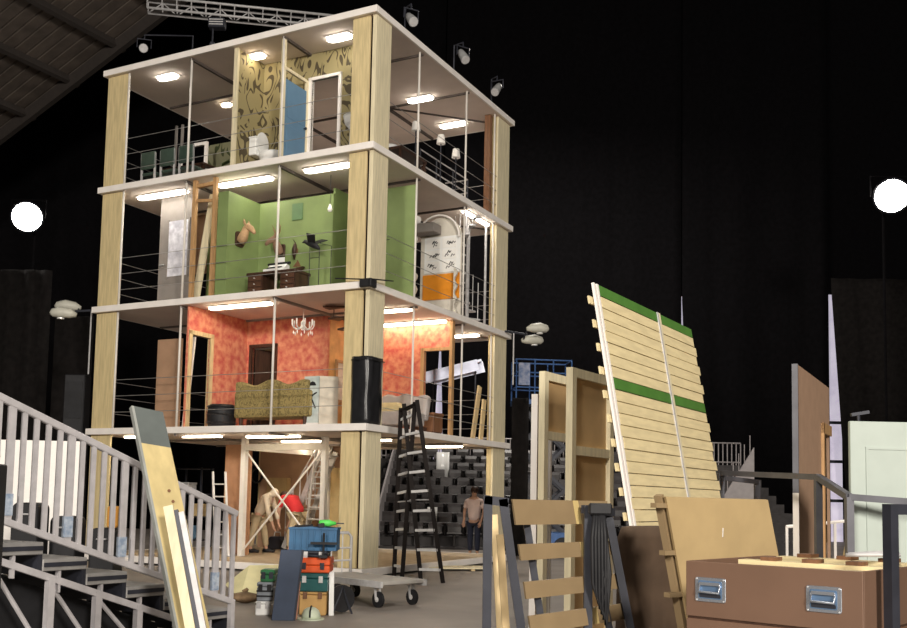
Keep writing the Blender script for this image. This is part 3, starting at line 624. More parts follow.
P(MB().path([(TP(258, 472, 1, 4.7).x+.18*math.cos(i*.6), 4.70-.004*i, z0+1.75+.18*math.sin(i*.6)) for i in range(22)], .018, 6), 'cable_coil', black)
P(B(xa, xb, 4.62, 4.70, z0+.02, z0+1.95), 'door', mat('yellow_door', (.64, .47, .22), .6, var=.08))
# stair with rail inside the ground storey
t = tthing('step_stair', 'pale grey steel stair with railing behind the two workers', 'staircase', TP(292, 535, 1, 3.9).x, 3.9, z0)
for s_ in (-.30, .30): MB().bar((0, s_, .07), (.95, s_, 2.3), .05, .12).build('stringer', galv, t)
for i in range(9): B(.04+.10*i, .24+.10*i, -.28, .28, .22+.245*i, .25+.245*i).build('tread', alu, t)
for s_ in (-.30, .30):
    MB().tube((-.1, s_, .95), (.85, s_, 2.4), .02).build('handrail', galv, t)
    for i in range(5): MB().tube((.02+.19*i, s_, .08+.33*i), (.02+.19*i, s_, 1.1+.29*i), .013, 6).build('baluster', galv, t)
t = tthing('trestle_ladder', 'white aluminium ladder standing by the steel stair and workers', 'ladder', TP(311, 540, 1, 2.9).x, 2.9, z0)
for s_ in (-.2, .2): MB().bar((s_, 0, 0), (s_*.8, .3, 2.25), .05, .03).build('stile', alu, t)
for i in range(8): MB().tube((-.2+.005*i, .035*i+.03, .25+.26*i), (.2-.005*i, .035*i+.03, .25+.26*i), .018, 6).build('rung', alu, t)

t = tthing('shelf_unit', 'dark open shelf unit with boxes deep in the ground storey', 'shelf', TP(192, 520, 1, 3.6).x, 3.6, z0)
for sx in (-1, 1):
    for sy in (-1, 1): B(sx*.42-.02, sx*.42+.02, sy*.2-.02, sy*.2+.02, 0, 1.9).build('upright', darkst, t)
for z_ in (.15, .70, 1.25, 1.86): B(-.42, .42, -.2, .2, z_, z_+.03).build('shelf', darkst, t)
for (dx, z_, wd_, h_, m_, lab, nm) in ((-.18, 1.285, .30, .26, galv, 'grey box on the top shelf behind the stair railing', 'storage_box'), (.18, .735, .28, .30, mdf, 'tan box on the middle shelf behind the stair railing', 'storage_box'), (-.15, .185, .36, .32, bluep, 'blue box on the lowest shelf behind the stair railing', 'storage_box')):
    q = T(TP(192, 520, 1, 3.6).x+dx, 3.6, z0+z_); b_ = thing(nm, lab, 'box', q, RZ); B(-wd_/2, wd_/2, -.15, .15, 0, h_*.8).build('body', m_, b_, bevel=.01); B(-wd_/2-.01, wd_/2+.01, -.16, .16, h_*.8, h_).build('lid', m_, b_, bevel=.01)
t = tthing('straight_ladder', 'pale aluminium ladder leaning beside the brown side board', 'ladder', TP(216, 545, 1, 1.2).x, 1.2, z0)
for s_ in (0, .34): MB().bar((s_, 0, 0), (s_-.42, .3, 1.75), .045, .03).build('stile', alu, t)
for i in range(6): MB().tube((-.42*(.1+.15*i), .3*(.1+.15*i), 1.75*(.1+.15*i)), (.34-.42*(.1+.15*i), .3*(.1+.15*i), 1.75*(.1+.15*i)), .016, 6).build('rung', alu, t)
# black plastic wrap round the corner column, and the black corner bracket
zt = TP(365, 356, 1, .08).z; zb = fz(1)+.002
wr = tthing('plastic_wrap', 'black plastic sheet wrapped round the corner column of the red storey', 'sheet', 0, 0, 0)
n = 16; vs = []; fs = []
for j in range(n+1):
    zz = zt+(zb-zt)*j/n
    for i, (x, y) in enumerate(((6.60, .09), (6.66, .055), (6.74, .075), (6.82, .05), (6.90, .06), (6.95, .075), (6.975, .14), (6.955, .22), (6.98, .32), (6.96, .44), (6.94, .56))):
        o = .012*math.sin(i*2.1+j*.5)+.012*(1-j/n)
        vs.append((x+(o if i > 5 else 0)*1.0, y-(abs(o)*.6 if i < 6 else 0), zz))
for j in range(n):
    for i in range(10): fs.append((j*11+i, j*11+i+1, (j+1)*11+i+1, (j+1)*11+i))
o = MB().add(vs, fs).build('sheet', blackp, wr, smooth=True); o.modifiers.new('thick', 'SOLIDIFY').thickness = -.006
MB().path([(x, y, zt-.06) for x, y in ((6.59, .07), (6.74, .035), (6.94, .035), (7.01, .10), (7.0, .56))], .012, 6).build('tape_band', black, wr)
br = tthing('corner_bracket', 'black steel bracket clasping the tower corner under the green storey', 'bracket', 0, 0, 0)
B(6.80, 7.03, -.07, -.005, Zk(2)-.06, Zk(2)+.09).build('clamp', black, br, bevel=.008); B(W+.005, 7.05, -.07, .14, Zk(2)-.06, Zk(2)+.09).build('clamp', black, br, bevel=.008)
MB().bar((6.25, -.03, Zk(2)+.15), (6.85, -.03, Zk(2)+.085), .03, .02).build('strap', black, br); MB().bar((7.0, 0, Zk(2)+.085), (7.10, .62, Zk(2)+.16), .03, .02).build('strap', black, br)

# twin floodlights on arms at both ends of the second slab
headm = mat('flood_head', (.50, .49, .42), .5, var=.1)
def twin_flood(label, base, dirv, pole_len):
    t = thing('twin_floodlight', label, 'floodlight', base, math.atan2(dirv[1], dirv[0]))
    MB().tube((0, 0, .05), (.55, 0, .0), .025).build('arm', darkst, t)
    for dy, dz in ((-.18, .10), (.20, -.12)):
        h = MB().path([(.48, dy, dz), (.60, dy, dz+.03), (.80, dy, dz+.05), (.97, dy, dz+.03), (1.02, dy, dz+.01)], .1, 10, rs=[.045, .10, .12, .09, .03]).build('lamp_head', headm, t, smooth=True)
        MB().tube((.50, 0, 0), (.52, dy, dz), .02, 6).build('bracket', darkst, t)
        MB().lathe([(.075, -.02), (.075, 0)], 12, (.80, dy, dz-.075)).build('lamp_glass', porc, h)
    MB().tube((.22, 0, .03), (.22, 0, -pole_len), .016, 6).build('cable', galv, t)
    return t
qa = at(98, 309, 21.2); twin_flood('twin floodlight on an arm above the tall black equipment case', T(-.003, .3, Zk(2)), (-1, -.15), 1.35)
twin_flood('twin floodlight on an arm beside the blue scissor lift', T(W+.003, D-.4, Zk(2)+.02), (1, .25), 1.2)
qf = at(84, 400, 22.0)
t = thing('equipment_case', 'tall black equipment case standing below a twin floodlight', 'case', (qf.x, 21.6, 0)); 
B(-.22, .22, -.2, .2, .05, 3.95).build('body', black, t, bevel=.02); B(-.18, .18, -.215, -.2, 3.0, 3.8).build('front_grille', blackp, t)
for sx in (-1, 1): B(sx*.18-.04, sx*.18+.04, -.18, .18, 0, .05).build('foot', darkst, t)

# spotlights clamped along the roof
def spot(label, q, aim, roof):
    t = thing('stage_spotlight', label, 'spotlight', q)
    d = Vector(aim).normalized(); c = Vector((0, 0, 0)); s = d.cross(Vector((0, 0, 1))).normalized()
    can = MB().path([c-d*.20, c-d*.17, c-d*.05, c+d*.16, c+d*.17], .1, 12, rs=[.04, .07, .085, .10, .10]).build('can', mat('spot_grey', (.30, .30, .30), .5, var=.15), t, smooth=True)
    MB().path([c+d*.171, c+d*.178], .115, 12, rs=[.09, .09]).build('lens', galv, can)
    MB().path([s*.15, s*.15+Vector((0, 0, .2)), -s*.15+Vector((0, 0, .2)), -s*.15], .015, 6).build('yoke', darkst, t)
    r = Vector(roof)-Vector(q); MB().path([Vector((0, 0, .2)), Vector((0, 0, .30)), Vector((r.x, r.y, .30)), r], .018, 6).build('arm', darkst, t)
RZT = Zk(4)+.065
for (u, v, x, y, aim, lab) in ((411, 19, W-.1, 1.2, (.3, -.6, -.6), 'spotlight on the roof edge nearest the tower front corner'), (463, 56, W-.1, 3.3, (.3, -.5, -.7), 'spotlight at the middle of the roof edge between two others'), (497, 89, W-.1, 5.2, (-.3, -.6, -.7), 'spotlight on the roof edge near the rear right column')):
    rp = T(x, y, RZT); spot(lab, at(u, v, rp.y-.15), aim, rp)
rp = T(1.4, 1.2, RZT); spot('pale spotlight standing on the roof near the end of the truss', at(144, 48, rp.y), (.2, -.8, -.4), rp)

# lighting truss above the roof
def truss(label, p, q, wd=.30, n=12, m=galv):
    p = Vector(p); q = Vector(q); t = thing('lighting_truss', label, 'truss', p); d = q-p; u = Vector((0, 0, wd)); s = d.cross(u).normalized()*wd
    for o_ in (Vector(), u, s, u+s): MB().tube(o_, o_+d, .032, 8).build('chord', m, t, smooth=True)
    for i in range(n):
        a = d*(i/n); b = d*((i+1)/n)
        MB().tube(a, (b if i % 2 else a)+u if False else b+u if i % 2 == 0 else b, .014, 6).build('lacing', m, t) if i % 2 == 0 else MB().tube(a+u, b, .014, 6).build('lacing', m, t)
        MB().tube(a, a+u, .012, 6).build('lacing', m, t); MB().tube(a+s, a+s+u, .012, 6).build('lacing', m, t); MB().tube(a+u, a+u+s, .012, 6).build('lacing', m, t)
    return t
truss('aluminium lighting truss hanging over the roof, the longer run', at(148, 13, 24), at(345, 33, 25), .29, 14)
truss('aluminium lighting truss crossing over the roof at an angle', at(236, 25, 23.5)+Vector((0, 0, .8)), at(340, -14, 27)+Vector((0, 0, .9)), .26, 8)
q = at(217, 28, 23.6)
t = thing('chain_hoist', 'dark chain hoist hanging from the truss over the roof', 'hoist', q)
B(-.20, .20, -.12, .12, -.02, .22).build('housing', darkst, t, bevel=.02); MB().tube((-.1, 0, -.02), (-.1, 0, -.4), .02, 6).build('chain', darkst, t); MB().lathe([(.06, -.45), (.07, -.40), (.05, -.36)], 10, (-.1, 0, 0)).build('hook_block', darkst, t)
for z_ in (.03, .09, .15): B(-.17, .17, -.128, -.12, z_, z_+.025).build('vent_slat', galv, t)

# the two bright floodlights facing the camera
def flood(label, q, r, post):
    t = thing('floodlight', label, 'floodlight', q)
    d = (Vector((0, 0, CZ))-Vector(q)).normalized(); a = Vector(q)*0
    can = MB().path([a-d*.45, a-d*.35, a-d*.02, a], r, 18, rs=[r*.45, r*.8, r*1.12, r*1.12]).build('housing', darkst, t, smooth=True)
    MB().path([a+d*.004, a+d*.02, a+d*.07, a+d*.09], r, 18, rs=[r, r*.98, r*.6, r*.15]).build('lens', lens, can, smooth=True)
    MB().path([(-r*1.25, .1, 0), (-r*1.25, .1, r*1.3), (r*1.25, .1, r*1.3), (r*1.25, .1, 0)], .025, 6).build('yoke', curtm, t); MB().tube((0, .6, r*1.3), (0, .6, .05-q.z), .04, 8).build('mast', curtm, t); MB().tube((0, .1, r*1.3), (0, .6, r*1.3), .03, 6).build('mast_arm', curtm, t); B(-.5, .5, .1, 1.1, -q.z, .06-q.z).build('base_plate', curtm, t)
flood('bright round floodlight shining below the boarded hall roof', at(27, 217, 30), .43, 2.6)
flood('bright round floodlight shining above the drape behind the pale door flat', at(892, 196, 28), .46, 6)

# ================================================================ seating tribune behind the tower
tb = thing('seating_tribune', 'raked seating tribune of dark platforms behind the tower', 'tribune', (2, 29, 0))
XL, XR = -6.0, 8.8
for i in range(11): B(XL, XR, .8*i-.4, .8*i+.4, 0, .06+.28*i).build('platform_step', mat('dark_deck', (.05, .045, .045), .7, var=.2), tb)
trm = mat('dull_rail', (.34, .31, .31), .5, .3, var=.1)
for z_ in (3.0, 3.72): MB().tube((XL, 8.5, z_), (XR, 8.5, z_), .03, 6).build('top_rail', trm, tb)
nb = 90
b0 = MB().tube((0, 8.5, 2.86), (0, 8.5, 3.72), .022, 5).build('baluster', trm, tb)
for i in range(nb):
    if i: twin(b0, tb, (XL+(XR-XL)*i/(nb-1), 0, 0))
b0.location = (XL, 0, 0)
for (x, sgn) in ((-4.1, 1),):
    sd = B(x-.06, x+.06, -.2, -.1, 0, .5).build('stair_post', trm, tb)
    MB().prism([(-.3, .35), (8.3, 2.95), (8.3, 3.75), (-.3, 1.15)], YZ, x-.03, x+.03).build('stair_side_panel', mat('pale_panel', (.36, .33, .33), .6, var=.1), tb)
MB().prism([(5.6, 0), (6.56, 0), (6.56, 3.06), (5.6, 1.5)], XZ, -.62, -.56).build('stair_side_panel', mat('pale_panel', (0, 0, 0)), tb)
for i in range(6): MB().tube((5.65+.16*i, -.59, 1.52+.26*i), (5.65+.16*i, -.59, 2.1+.26*i if i < 5 else 3.4), .014, 5).build('baluster', trm, tb)
seatm = mat('seat_black', (.035, .03, .03), .35, var=.3); 
mb = MB(); mb.box(-.23, .23, -.20, .16, .36, .40); mb.prism([(.16, .36), (.20, .36), (.28, .60), (.34, .66), (.33, .69), (.27, .68), (.20, .56)], YZ, -.21, .21); mb.box(-.04, .04, -.05, .16, 0, .36)
s0 = None
ORD = ('front', 'second', 'third', 'fourth', 'fifth', 'sixth', 'seventh', 'eighth', 'ninth', 'top')
for i in range(10):
    for j in range(17):
        x = -2.15+.56*j+(.28 if i % 2 else 0); y = 29+.8*i; z = .06+.28*i
        if s0 is None:
            s0 = mb.build('tribune_seat', seatm, None, bevel=.02); tag(s0, 'black tribune seat in the front row of the raked seating', 'seat', 'seats of the tribune'); s0.location = (x, y, z)
        else: s1_ = twin(s0, None, (x, y, z)); s1_['label'] = 'black tribune seat in the %s row of the raked seating' % ORD[i]

# blue scissor lift behind the timber flats
bl_ = mat('lift_blue', (.05, .12, .30), .45, .1, var=.15)
q = at(541, 404, 27)
t = thing('scissor_lift', 'blue scissor lift with raised railed basket behind the timber flats', 'lift', (q.x, 27, 0), .1); zz = q.z
B(-.75, .75, -.4, .4, .25, .6).build('chassis', bl_, t, bevel=.02)
for sx in (-.55, .55):
    for sy in (-.42, .42): MB().lathe([(.24, -.07), (.24, .07)], 16, (sx, sy, .24), 'y').build('wheel', black, t)
ns = 3
for i in range(ns):
    za = .6+(zz-.65)*i/ns; zc = .6+(zz-.65)*(i+1)/ns
    for sy in (-.3, .3):
        MB().bar((-.62, sy, za), (.62, sy, zc), .05, .09).build('scissor_arm', darkst, t); MB().bar((.62, sy*.8, za), (-.62, sy*.8, zc), .05, .09).build('scissor_arm', darkst, t)
B(-.78, .78, -.42, .42, zz-.05, zz+.08).build('basket_deck', bl_, t)
for x in (-.75, -.25, .25, .75):
    for sy in (-.4, .4): MB().tube((x, sy, zz+.08), (x, sy, zz+1.15), .02, 6).build('basket_post', bl_, t)
for h in (.4, .8, 1.15):
    for sy in (-.4, .4): MB().tube((-.75, sy, zz+h), (.75, sy, zz+h), .02, 6).build('basket_rail', bl_, t)
    for x in (-.75, .75): MB().tube((x, -.4, zz+h), (x, .4, zz+h), .02, 6).build('basket_rail', bl_, t)
B(-.70, -.40, -.46, -.42, zz+.45, zz+1.05).build('control_box', mat('blue_print', (.10, .16, .32), .5, col2=(.35, .38, .5), scale=8), t)
drape('masking_cloth', 'narrow dark cloth hanging beside the rear right column', (at(512, 400, 26), at(529, 400, 26)), 0.0, at(520, 398, 26).z, curtl, .08, .03, cat='cloth')

# ================================================================ two workers inside the ground storey
def skin(name, vs, es, rs, m, parent, sub=1):
    me = bpy.data.meshes.new(name); me.from_pydata(vs, es, []); me.update()
    o = bpy.data.objects.new(name, me); COL.objects.link(o); o.parent = parent
    sk = o.modifiers.new('skin', 'SKIN'); sv = me.skin_vertices[0].data
    for i, r in enumerate(rs): sv[i].radius = (r, r) if not isinstance(r, tuple) else r; sv[i].use_root = (i == 0)
    sk.use_smooth_shade = True; sb = o.modifiers.new('sub', 'SUBSURF'); sb.levels = sub; sb.render_levels = sub
    me.materials.append(m); return o
skinm = mat('skin', (.50, .29, .20), .6, var=.08)
def chain(V, E, R, start, pts, rs):
    i = start
    for p, r in zip(pts, rs): V.append(tuple(p)); R.append(r); E.append((i, len(V)-1)); i = len(V)-1
    return i
def worker(label, loc, rz, hip, sh, head, feet, knees, hands, elbows, topm, legm, hairm, hood=False):
    t = thing('person', label, 'person', loc, rz)
    hip, sh, head = Vector(hip), Vector(sh), Vector(head); ax = (sh-hip).normalized()
    V = [tuple(hip)]; E = []; R = [(.12, .09)]
    a = chain(V, E, R, 0, [hip.lerp(sh, .35), hip.lerp(sh, .75), sh], [(.11, .08), (.14, .09), (.12, .08)])
    nk = sh.lerp(head, .45); chain(V, E, R, a, [nk, head-Vector((0, 0, .03)), head+(head-nk).normalized()*.06], [.055, .085, .07])
    for s_, hd, eb in ((-1, hands[0], elbows[0]), (1, hands[1], elbows[1])):
        so = sh+Vector((0, s_*.19, -.02)); eb = Vector(eb); hd = Vector(hd); dd = (hd-eb).normalized()
        wv = chain(V, E, R, a, [so, eb, hd-dd*.02, hd+dd*.05], [.06, .045, .03, .036])
        side = dd.cross(Vector((1, 0, 0))).normalized()
        for f_ in range(4):
            k = (f_-1.5)*.02; b0_ = hd+dd*.08+side*k; l = (.06, .075, .07, .05)[f_]
            chain(V, E, R, wv, [b0_, b0_+dd*l*.6+Vector((.006, 0, 0)), b0_+dd*l+Vector((.02, 0, 0))], [.010, .009, .008])
        chain(V, E, R, wv-1, [hd+dd*.03+side*.04, hd+dd*.08+side*.055], [.010, .008])
    for s_, ft, kn in ((-1, feet[0], knees[0]), (1, feet[1], knees[1])):
        ft = Vector(ft); kn = Vector(kn); hp = hip+Vector((0, s_*.09, -.06))
        chain(V, E, R, 0, [hp, kn, ft+Vector((0, 0, .09)), ft+Vector((.05, 0, .035)), ft+Vector((.16, 0, .03))], [.085, .06, .042, .04, .035])
    body = skin('body', V, E, R, skinm, t)
    # clothes follow the same joints
    V = [tuple(hip)]; E = []; R = [(.165, .135)]
    V[0] = tuple(hip-ax*.06)
    a = chain(V, E, R, 0, [hip.lerp(sh, .35), hip.lerp(sh, .75), sh], [(.185, .15), (.205, .155), (.17, .13)])
    if hood: chain(V, E, R, a, [nk, head+Vector((-.02, 0, 0)), head+(head-nk).normalized()*.07], [.085, .115, .095])
    else: chain(V, E, R, a, [sh.lerp(nk, .5)], [.08])
    for s_, hd, eb in ((-1, hands[0], elbows[0]), (1, hands[1], elbows[1])):
        so = sh+Vector((0, s_*.19, -.02)); eb = Vector(eb); hd = Vector(hd)
        if hood: chain(V, E, R, a, [so, eb, eb.lerp(hd, .8)], [.075, .062, .05])
        else: chain(V, E, R, a, [so, so.lerp(eb, .8)], [.078, .068])
    skin('hoodie' if hood else 'shirt', V, E, R, topm, t)
    V = [tuple(hip)]; E = []; R = [(.19, .155)]
    V[0] = tuple(hip+ax*.05)
    for s_, ft, kn in ((-1, feet[0], knees[0]), (1, feet[1], knees[1])):
        ft = Vector(ft); kn = Vector(kn); hp = hip+Vector((0, s_*.095, -.07)); chain(V, E, R, 0, [hp, kn, ft+Vector((0, 0, .12))], [.105, .082, .068])
    skin('trousers', V, E, R, legm, t)
    for ft in feet: MB().path([Vector(ft)+Vector(p) for p in ((-.07, 0, .045), (0, 0, .05), (.10, 0, .045), (.20, 0, .03))], .05, 8, rs=[.035, .048, .045, .028]).build('shoe', black, t, smooth=True)
    n_ = (head-nk).normalized(); hc = head+n_*.02
    if not hood: MB().lathe([(.01, -.10), (.085, -.07), (.105, 0), (.09, .06), (.04, .10)], 12, tuple(hc+Vector((-.02, 0, .02)))).build('hair', hairm, t, smooth=True)
    fw = Vector((n_.z, 0, -n_.x)) if n_.x > 0 else Vector((1, 0, 0))
    MB().tube(head+fw*.085, head+fw*.115-n_*.01, .012, 6, .014).build('nose', skinm, t)
    for s_ in (-1, 1): MB().lathe([(.002, -.012), (.012, 0), (.002, .012)], 6, tuple(head+fw*.085+Vector((0, s_*.03, 0))+n_*.02)).build('eye', black, t)
    return t
creamc = mat('cream_cloth', (.62, .53, .40), .85, var=.1); khaki = mat('khaki_cloth', (.50, .40, .25), .85, var=.1)
p1 = gr(258, 552.5, fz(0)); p2 = gr(295, 553, fz(0))
worker('person in cream hoodie and khaki trousers bending forward', p1, -.12, (-.02, 0, .86), (.20, 0, 1.26), (.36, 0, 1.34), ((-.14, -.14, 0), (.14, .12, 0)), ((-.10, -.12, .46), (.10, .11, .46)), ((.36, -.14, .62), (.40, .16, .66)), ((.26, -.22, .95), (.30, .22, .97)), creamc, khaki, wood_d, True)
worker('person in red T-shirt and khaki trousers bending over', p2, 2.45, (-.10, 0, .90), (.26, 0, 1.24), (.42, 0, 1.25), ((-.10, -.13, 0), (.06, .12, 0)), ((-.06, -.12, .47), (.06, .11, .48)), ((.42, -.14, .60), (.40, .16, .62)), ((.34, -.22, .92), (.34, .22, .93)), mat('red_cotton', (.62, .03, .035), .8, var=.1), khaki, wood_d)
# small gear on the deck beside the workers
random.seed(5)
for i, (u, v, m_, lab) in enumerate(((277, 549, darkst, 'dark tool bag on the deck between the two workers'), (302, 551, blackp, 'black machine bag on the deck behind the blue crate'))):
    q = gr(u, v, fz(0)); t = thing('tool_bag', lab, 'bag', q, RZ)
    MB().prism([(-.20, 0), (.20, 0), (.22, .2), (.14, .30), (-.14, .30), (-.22, .2)], XZ, -.12, .12).build('body', m_, t, bevel=.02); MB().path([(-.1, 0, .29), (-.08, 0, .40), (.08, 0, .40), (.1, 0, .29)], .014, 6).build('handle', galv, t)

# ================================================================ black double stepladder
lad = mat('ladder_black', (.010, .007, .006), .7, var=.2, spec=.15)
A = [gr(394, 576), gr(422, 582), gr(443, 583)]
tp_ = at(407, 400, 17.9)
t = thing('stepladder', 'tall black double stepladder with pale rungs', 'ladder', (tp_.x, 17.7, 0))
o_ = Vector((tp_.x, 17.7, 0)); zt = tp_.z
def lp(u, v, y): return at(u, v, y)-o_
L1 = [lp(403, 405, 17.9), lp(394, 576, 18.7)]; L2 = [lp(415, 400, 17.6), lp(403, 578, 17.9)]
R1 = [lp(405, 400, 17.9), lp(421, 582, 17.45)]; R2 = [lp(418, 402, 17.6), lp(443, 583, 17.3)]
L1 = [Vector((-.10, .16, zt)), Vector((-.22, .80, 0))]; 
def foot(u, v): q = gr(u, v)-o_; return Vector((q.x, q.y, 0))
tops = [lp(401, 408, 17.75), lp(415, 402, 17.5), lp(404, 404, 17.70), lp(417, 400, 17.45)]
legs = [(tops[0], foot(394, 577)), (tops[1], foot(402, 579)), (tops[2], foot(421, 582)), (tops[3], foot(443, 583))]
for a_, b_ in legs: MB().bar(b_, a_, .075, .075).build('stile', lad, t)
for (i, j, n_) in ((0, 1, 9), (2, 3, 9)):
    for k in range(n_):
        s_ = .07+.86*k/(n_-1)
        if i == 2 and k == n_-1: continue
        MB().bar(legs[i][1].lerp(legs[i][0], s_), legs[j][1].lerp(legs[j][0], s_), .09 if i == 2 else .05, .045).build('rung', alu if k % 2 == 0 or i == 2 else galv, t)
MB().bar(legs[0][0].lerp(legs[0][1], .02), legs[3][0].lerp(legs[3][1], .02), .10, .04).build('hinge_plate', lad, t)
for (i, j) in ((0, 2), (1, 3)): MB().tube(legs[i][1].lerp(legs[i][0], .45), legs[j][1].lerp(legs[j][0], .45), .012, 6).build('spreader', galv, t)

# ================================================================ flat trolley
a0 = gr(347, 596); a1 = gr(408, 607)
dv = Vector((.70, -.72, 0)); tc_ = Vector((-1.18, 14.0, 0)); rz = math.atan2(dv.y, dv.x)
t = thing('platform_trolley', 'grey steel platform trolley with tubular end rail and black castors', 'trolley', tc_, rz)
B(-.80, .80, -.38, .38, .30, .35).build('deck', mat('deck_grey', (.36, .34, .31), .6, var=.12), t, bevel=.008)
for s_ in (-1, 1): B(-.82, .82, s_*.39-.02, s_*.39+.02, .27, .35).build('edge_rail', galv, t)
for x in (-.62, .62):
    for y in (-.30, .30):
        w_ = MB().lathe([(.07, -.025), (.105, -.02), (.105, .02), (.07, .025)], 16, (x+.03, y, .105), 'y').build('castor_wheel', black, t, smooth=False)
        MB().lathe([(.035, -.03), (.035, .03)], 10, (x+.03, y, .105), 'y').build('hub', alu, w_); MB().bar((x, y-.035, .27), (x+.03, y-.035, .10), .04, .012).build('fork', galv, w_); MB().bar((x, y+.035, .27), (x+.03, y+.035, .10), .04, .012).build('fork', galv, w_)
MB().path([(-.78, -.36, .35), (-.78, -.36, .86), (-.78, -.30, .92), (-.78, .30, .92), (-.78, .36, .86), (-.78, .36, .35)], .022, 8).build('end_rail', galv, t, smooth=True)
for h in (.52, .70): MB().tube((-.78, -.36, h), (-.78, .36, h), .015, 6).build('cross_rail', galv, t)
for y in (-.2, 0, .2): MB().tube((-.78, y, .35), (-.78, y, .92), .010, 6).build('rail_rod', galv, t)

# ================================================================ tool pile in the middle
YT = 12.3; PX = YT/1000
def px(u, y=YT): return at(u, 600, y).x
def tool_box(name, label, cat, u0, u1, z0_, z1_, y0, dep, m, lidf=.35, latch=alu, rz=0.0):
    x0, x1 = px(u0), px(u1); t = thing(name, label, cat, ((x0+x1)/2, y0+dep/2, z0_), rz); hw = (x1-x0)/2; h = z1_-z0_
    B(-hw, hw, -dep/2, dep/2, 0, h*(1-lidf)-.004).build('body', m, t, bevel=.012); B(-hw*1.02, hw*1.02, -dep/2*1.02, dep/2*1.02, h*(1-lidf), h-.002).build('lid', m, t, bevel=.012)
    for s_ in (-.55, .55): B(hw*s_-.025, hw*s_+.025, -dep/2-.014, -dep/2*1.02, h*(1-lidf)-.05, h*(1-lidf)+.03).build('latch', latch, t)
    return t
carton = mat('cardboard', (.55, .33, .12), .7, var=.1)
t = tool_box('wooden_crate', 'tan wooden crate at the bottom of the tool pile', 'crate', 299, 326, 0, .285, 12.3, .38, carton, .12, wood_m)
tool_box('tool_box', 'teal plastic tool box stacked on the tan crate', 'box', 297, 327, .287, .515, 12.29, .38, mat('teal_plastic', (.02, .10, .10), .4, var=.15), .3, alu)
tool_box('tool_case', 'orange plastic tool case stacked on the teal box', 'case', 296, 329, .517, .70, 12.26, .40, mat('orange_plastic', (.70, .10, .025), .4, var=.12), .5, darkst)
t = tool_box('drill_case', 'flat dark grey tool case under the blue crate', 'case', 298, 326, .702, .78, 12.3, .36, darkst, .5, alu)
t = thing('blue_crate', 'blue stacking crate with ribs on top of the tool pile', 'crate', (px(313, 12.5), 12.5, .782)); bc = mat('blue_plastic', (.035, .12, .24), .4, var=.15)
hw = .29; B(-hw, hw, -.19, .19, 0, .02).build('bottom', bc, t)
for s_ in (-1, 1): B(-hw, hw, s_*.18-.01, s_*.18+.01, .02, .28).build('side_wall', bc, t); B(s_*(hw-.01)-.01, s_*(hw-.01)+.01, -.17, .17, .02, .28).build('end_wall', bc, t)
for i in range(7): B(-hw+.06+.08*i, -hw+.075+.08*i, -.205, -.19, .02, .26).build('rib', bc, t)
B(-hw-.01, hw+.01, -.205, -.19, .255, .28).build('rim', bc, t); B(-hw-.01, hw+.01, .19, .205, .255, .28).build('rim', bc, t)
t = thing('hand_drill', 'green and black cordless drill lying on the blue crate', 'drill', (px(326, 12.5), 12.45, 1.064), .2)
lime = mat('lime_plastic', (.10, .62, .10), .4, var=.1)
MB().lathe([(.02, -.11), (.04, -.10), (.045, .02), (.03, .05), (.02, .10)], 12, (0, 0, .05), 'x').build('motor_body', lime, t, smooth=True); MB().tube((.10, 0, .05), (.20, 0, .05), .008, 6).build('bit', darkst, t); MB().bar((-.05, 0, .04), (-.09, -.10, .02), .035, .045).build('grip', black, t); B(-.13, -.05, -.15, -.09, 0, .05).build('battery', black, t, bevel=.006)
MB().bar((-.40, .02, .005), (-.18, .10, .02), .03, .025).build('side_handle', black, t)
t = thing('drill_press', 'black clamp stand clipped in front of the blue crate', 'clamp', (px(322, 12.2), 12.2, .703)); B(-.16, .16, -.02, .02, .16, .19).build('bar', black, t); MB().tube((0, 0, .0), (0, 0, .3), .014, 8).build('spindle', black, t); B(-.05, .05, -.04, .04, 0, .03).build('jaw', black, t)
navy = mat('navy_board', (.035, .05, .085), .6, var=.1)
def lean_board(name, label, u0, u1, y0, y1, zt_, th, m, edge=None, drop=0.0, cat='board'):
    x0, x1 = px(u0, y0), px(u1, y0); t = thing(name, label, cat, ((x0+x1)/2, y0, 0)); hw = (x1-x0)/2
    MB().hexa([(-hw, 0, 0), (hw, 0, 0), (hw, th, 0), (-hw, th, 0)], [(-hw+drop, y1-y0, zt_), (hw+drop, y1-y0, zt_), (hw+drop, y1-y0+th, zt_), (-hw+drop, y1-y0+th, zt_)]).build('panel', m, t, bevel=.004)
    if edge: MB().bar((hw+.006, th/2, .0), (hw+drop+.006, y1-y0+th/2, zt_), .012, th, up=(1, 0, 0)).build('edge_strip', edge, t)
    return t
lean_board('navy_board', 'tall navy blue board leaning against the tool pile', 272, 294, 11.75, 12.05, .80, .03, navy, darkst, .03)
lean_board('wood_offcut', 'reddish brown board leaning beside the navy board', 289, 297.5, 11.9, 12.1, .42, .03, mat('red_brown_board', (.34, .16, .10), .6, var=.1))
lean_board('white_offcut', 'narrow white board standing between the tool pile and hose reel', 329, 334, 12.32, 12.42, .52, .03, porc, None, -.02)
tool_box('white_tub', 'white plastic tub on the floor beside the navy board', 'tub', 257, 273, 0, .17, 12.2, .30, porc, .2, galv)
t = tool_box('grey_tub', 'grey striped plastic tub stacked on the white tub', 'tub', 258, 274, .172, .40, 12.2, .30, mat('grey_plastic', (.25, .27, .30), .4, var=.2), .25, black)
for z_ in (.05, .11): B(-.10, .10, -.158, -.151, z_, z_+.02).build('stripe', black, t)
tool_box('green_case', 'green tool case on top of the grey tub', 'case', 261, 275, .402, .55, 12.2, .28, mat('green_plastic', (.03, .16, .06), .4, var=.15), .4, darkst)
t = thing('hose_reel', 'black hose reel on the floor beside the tool pile', 'reel', (px(339, 12.6), 12.6, 0), .5)
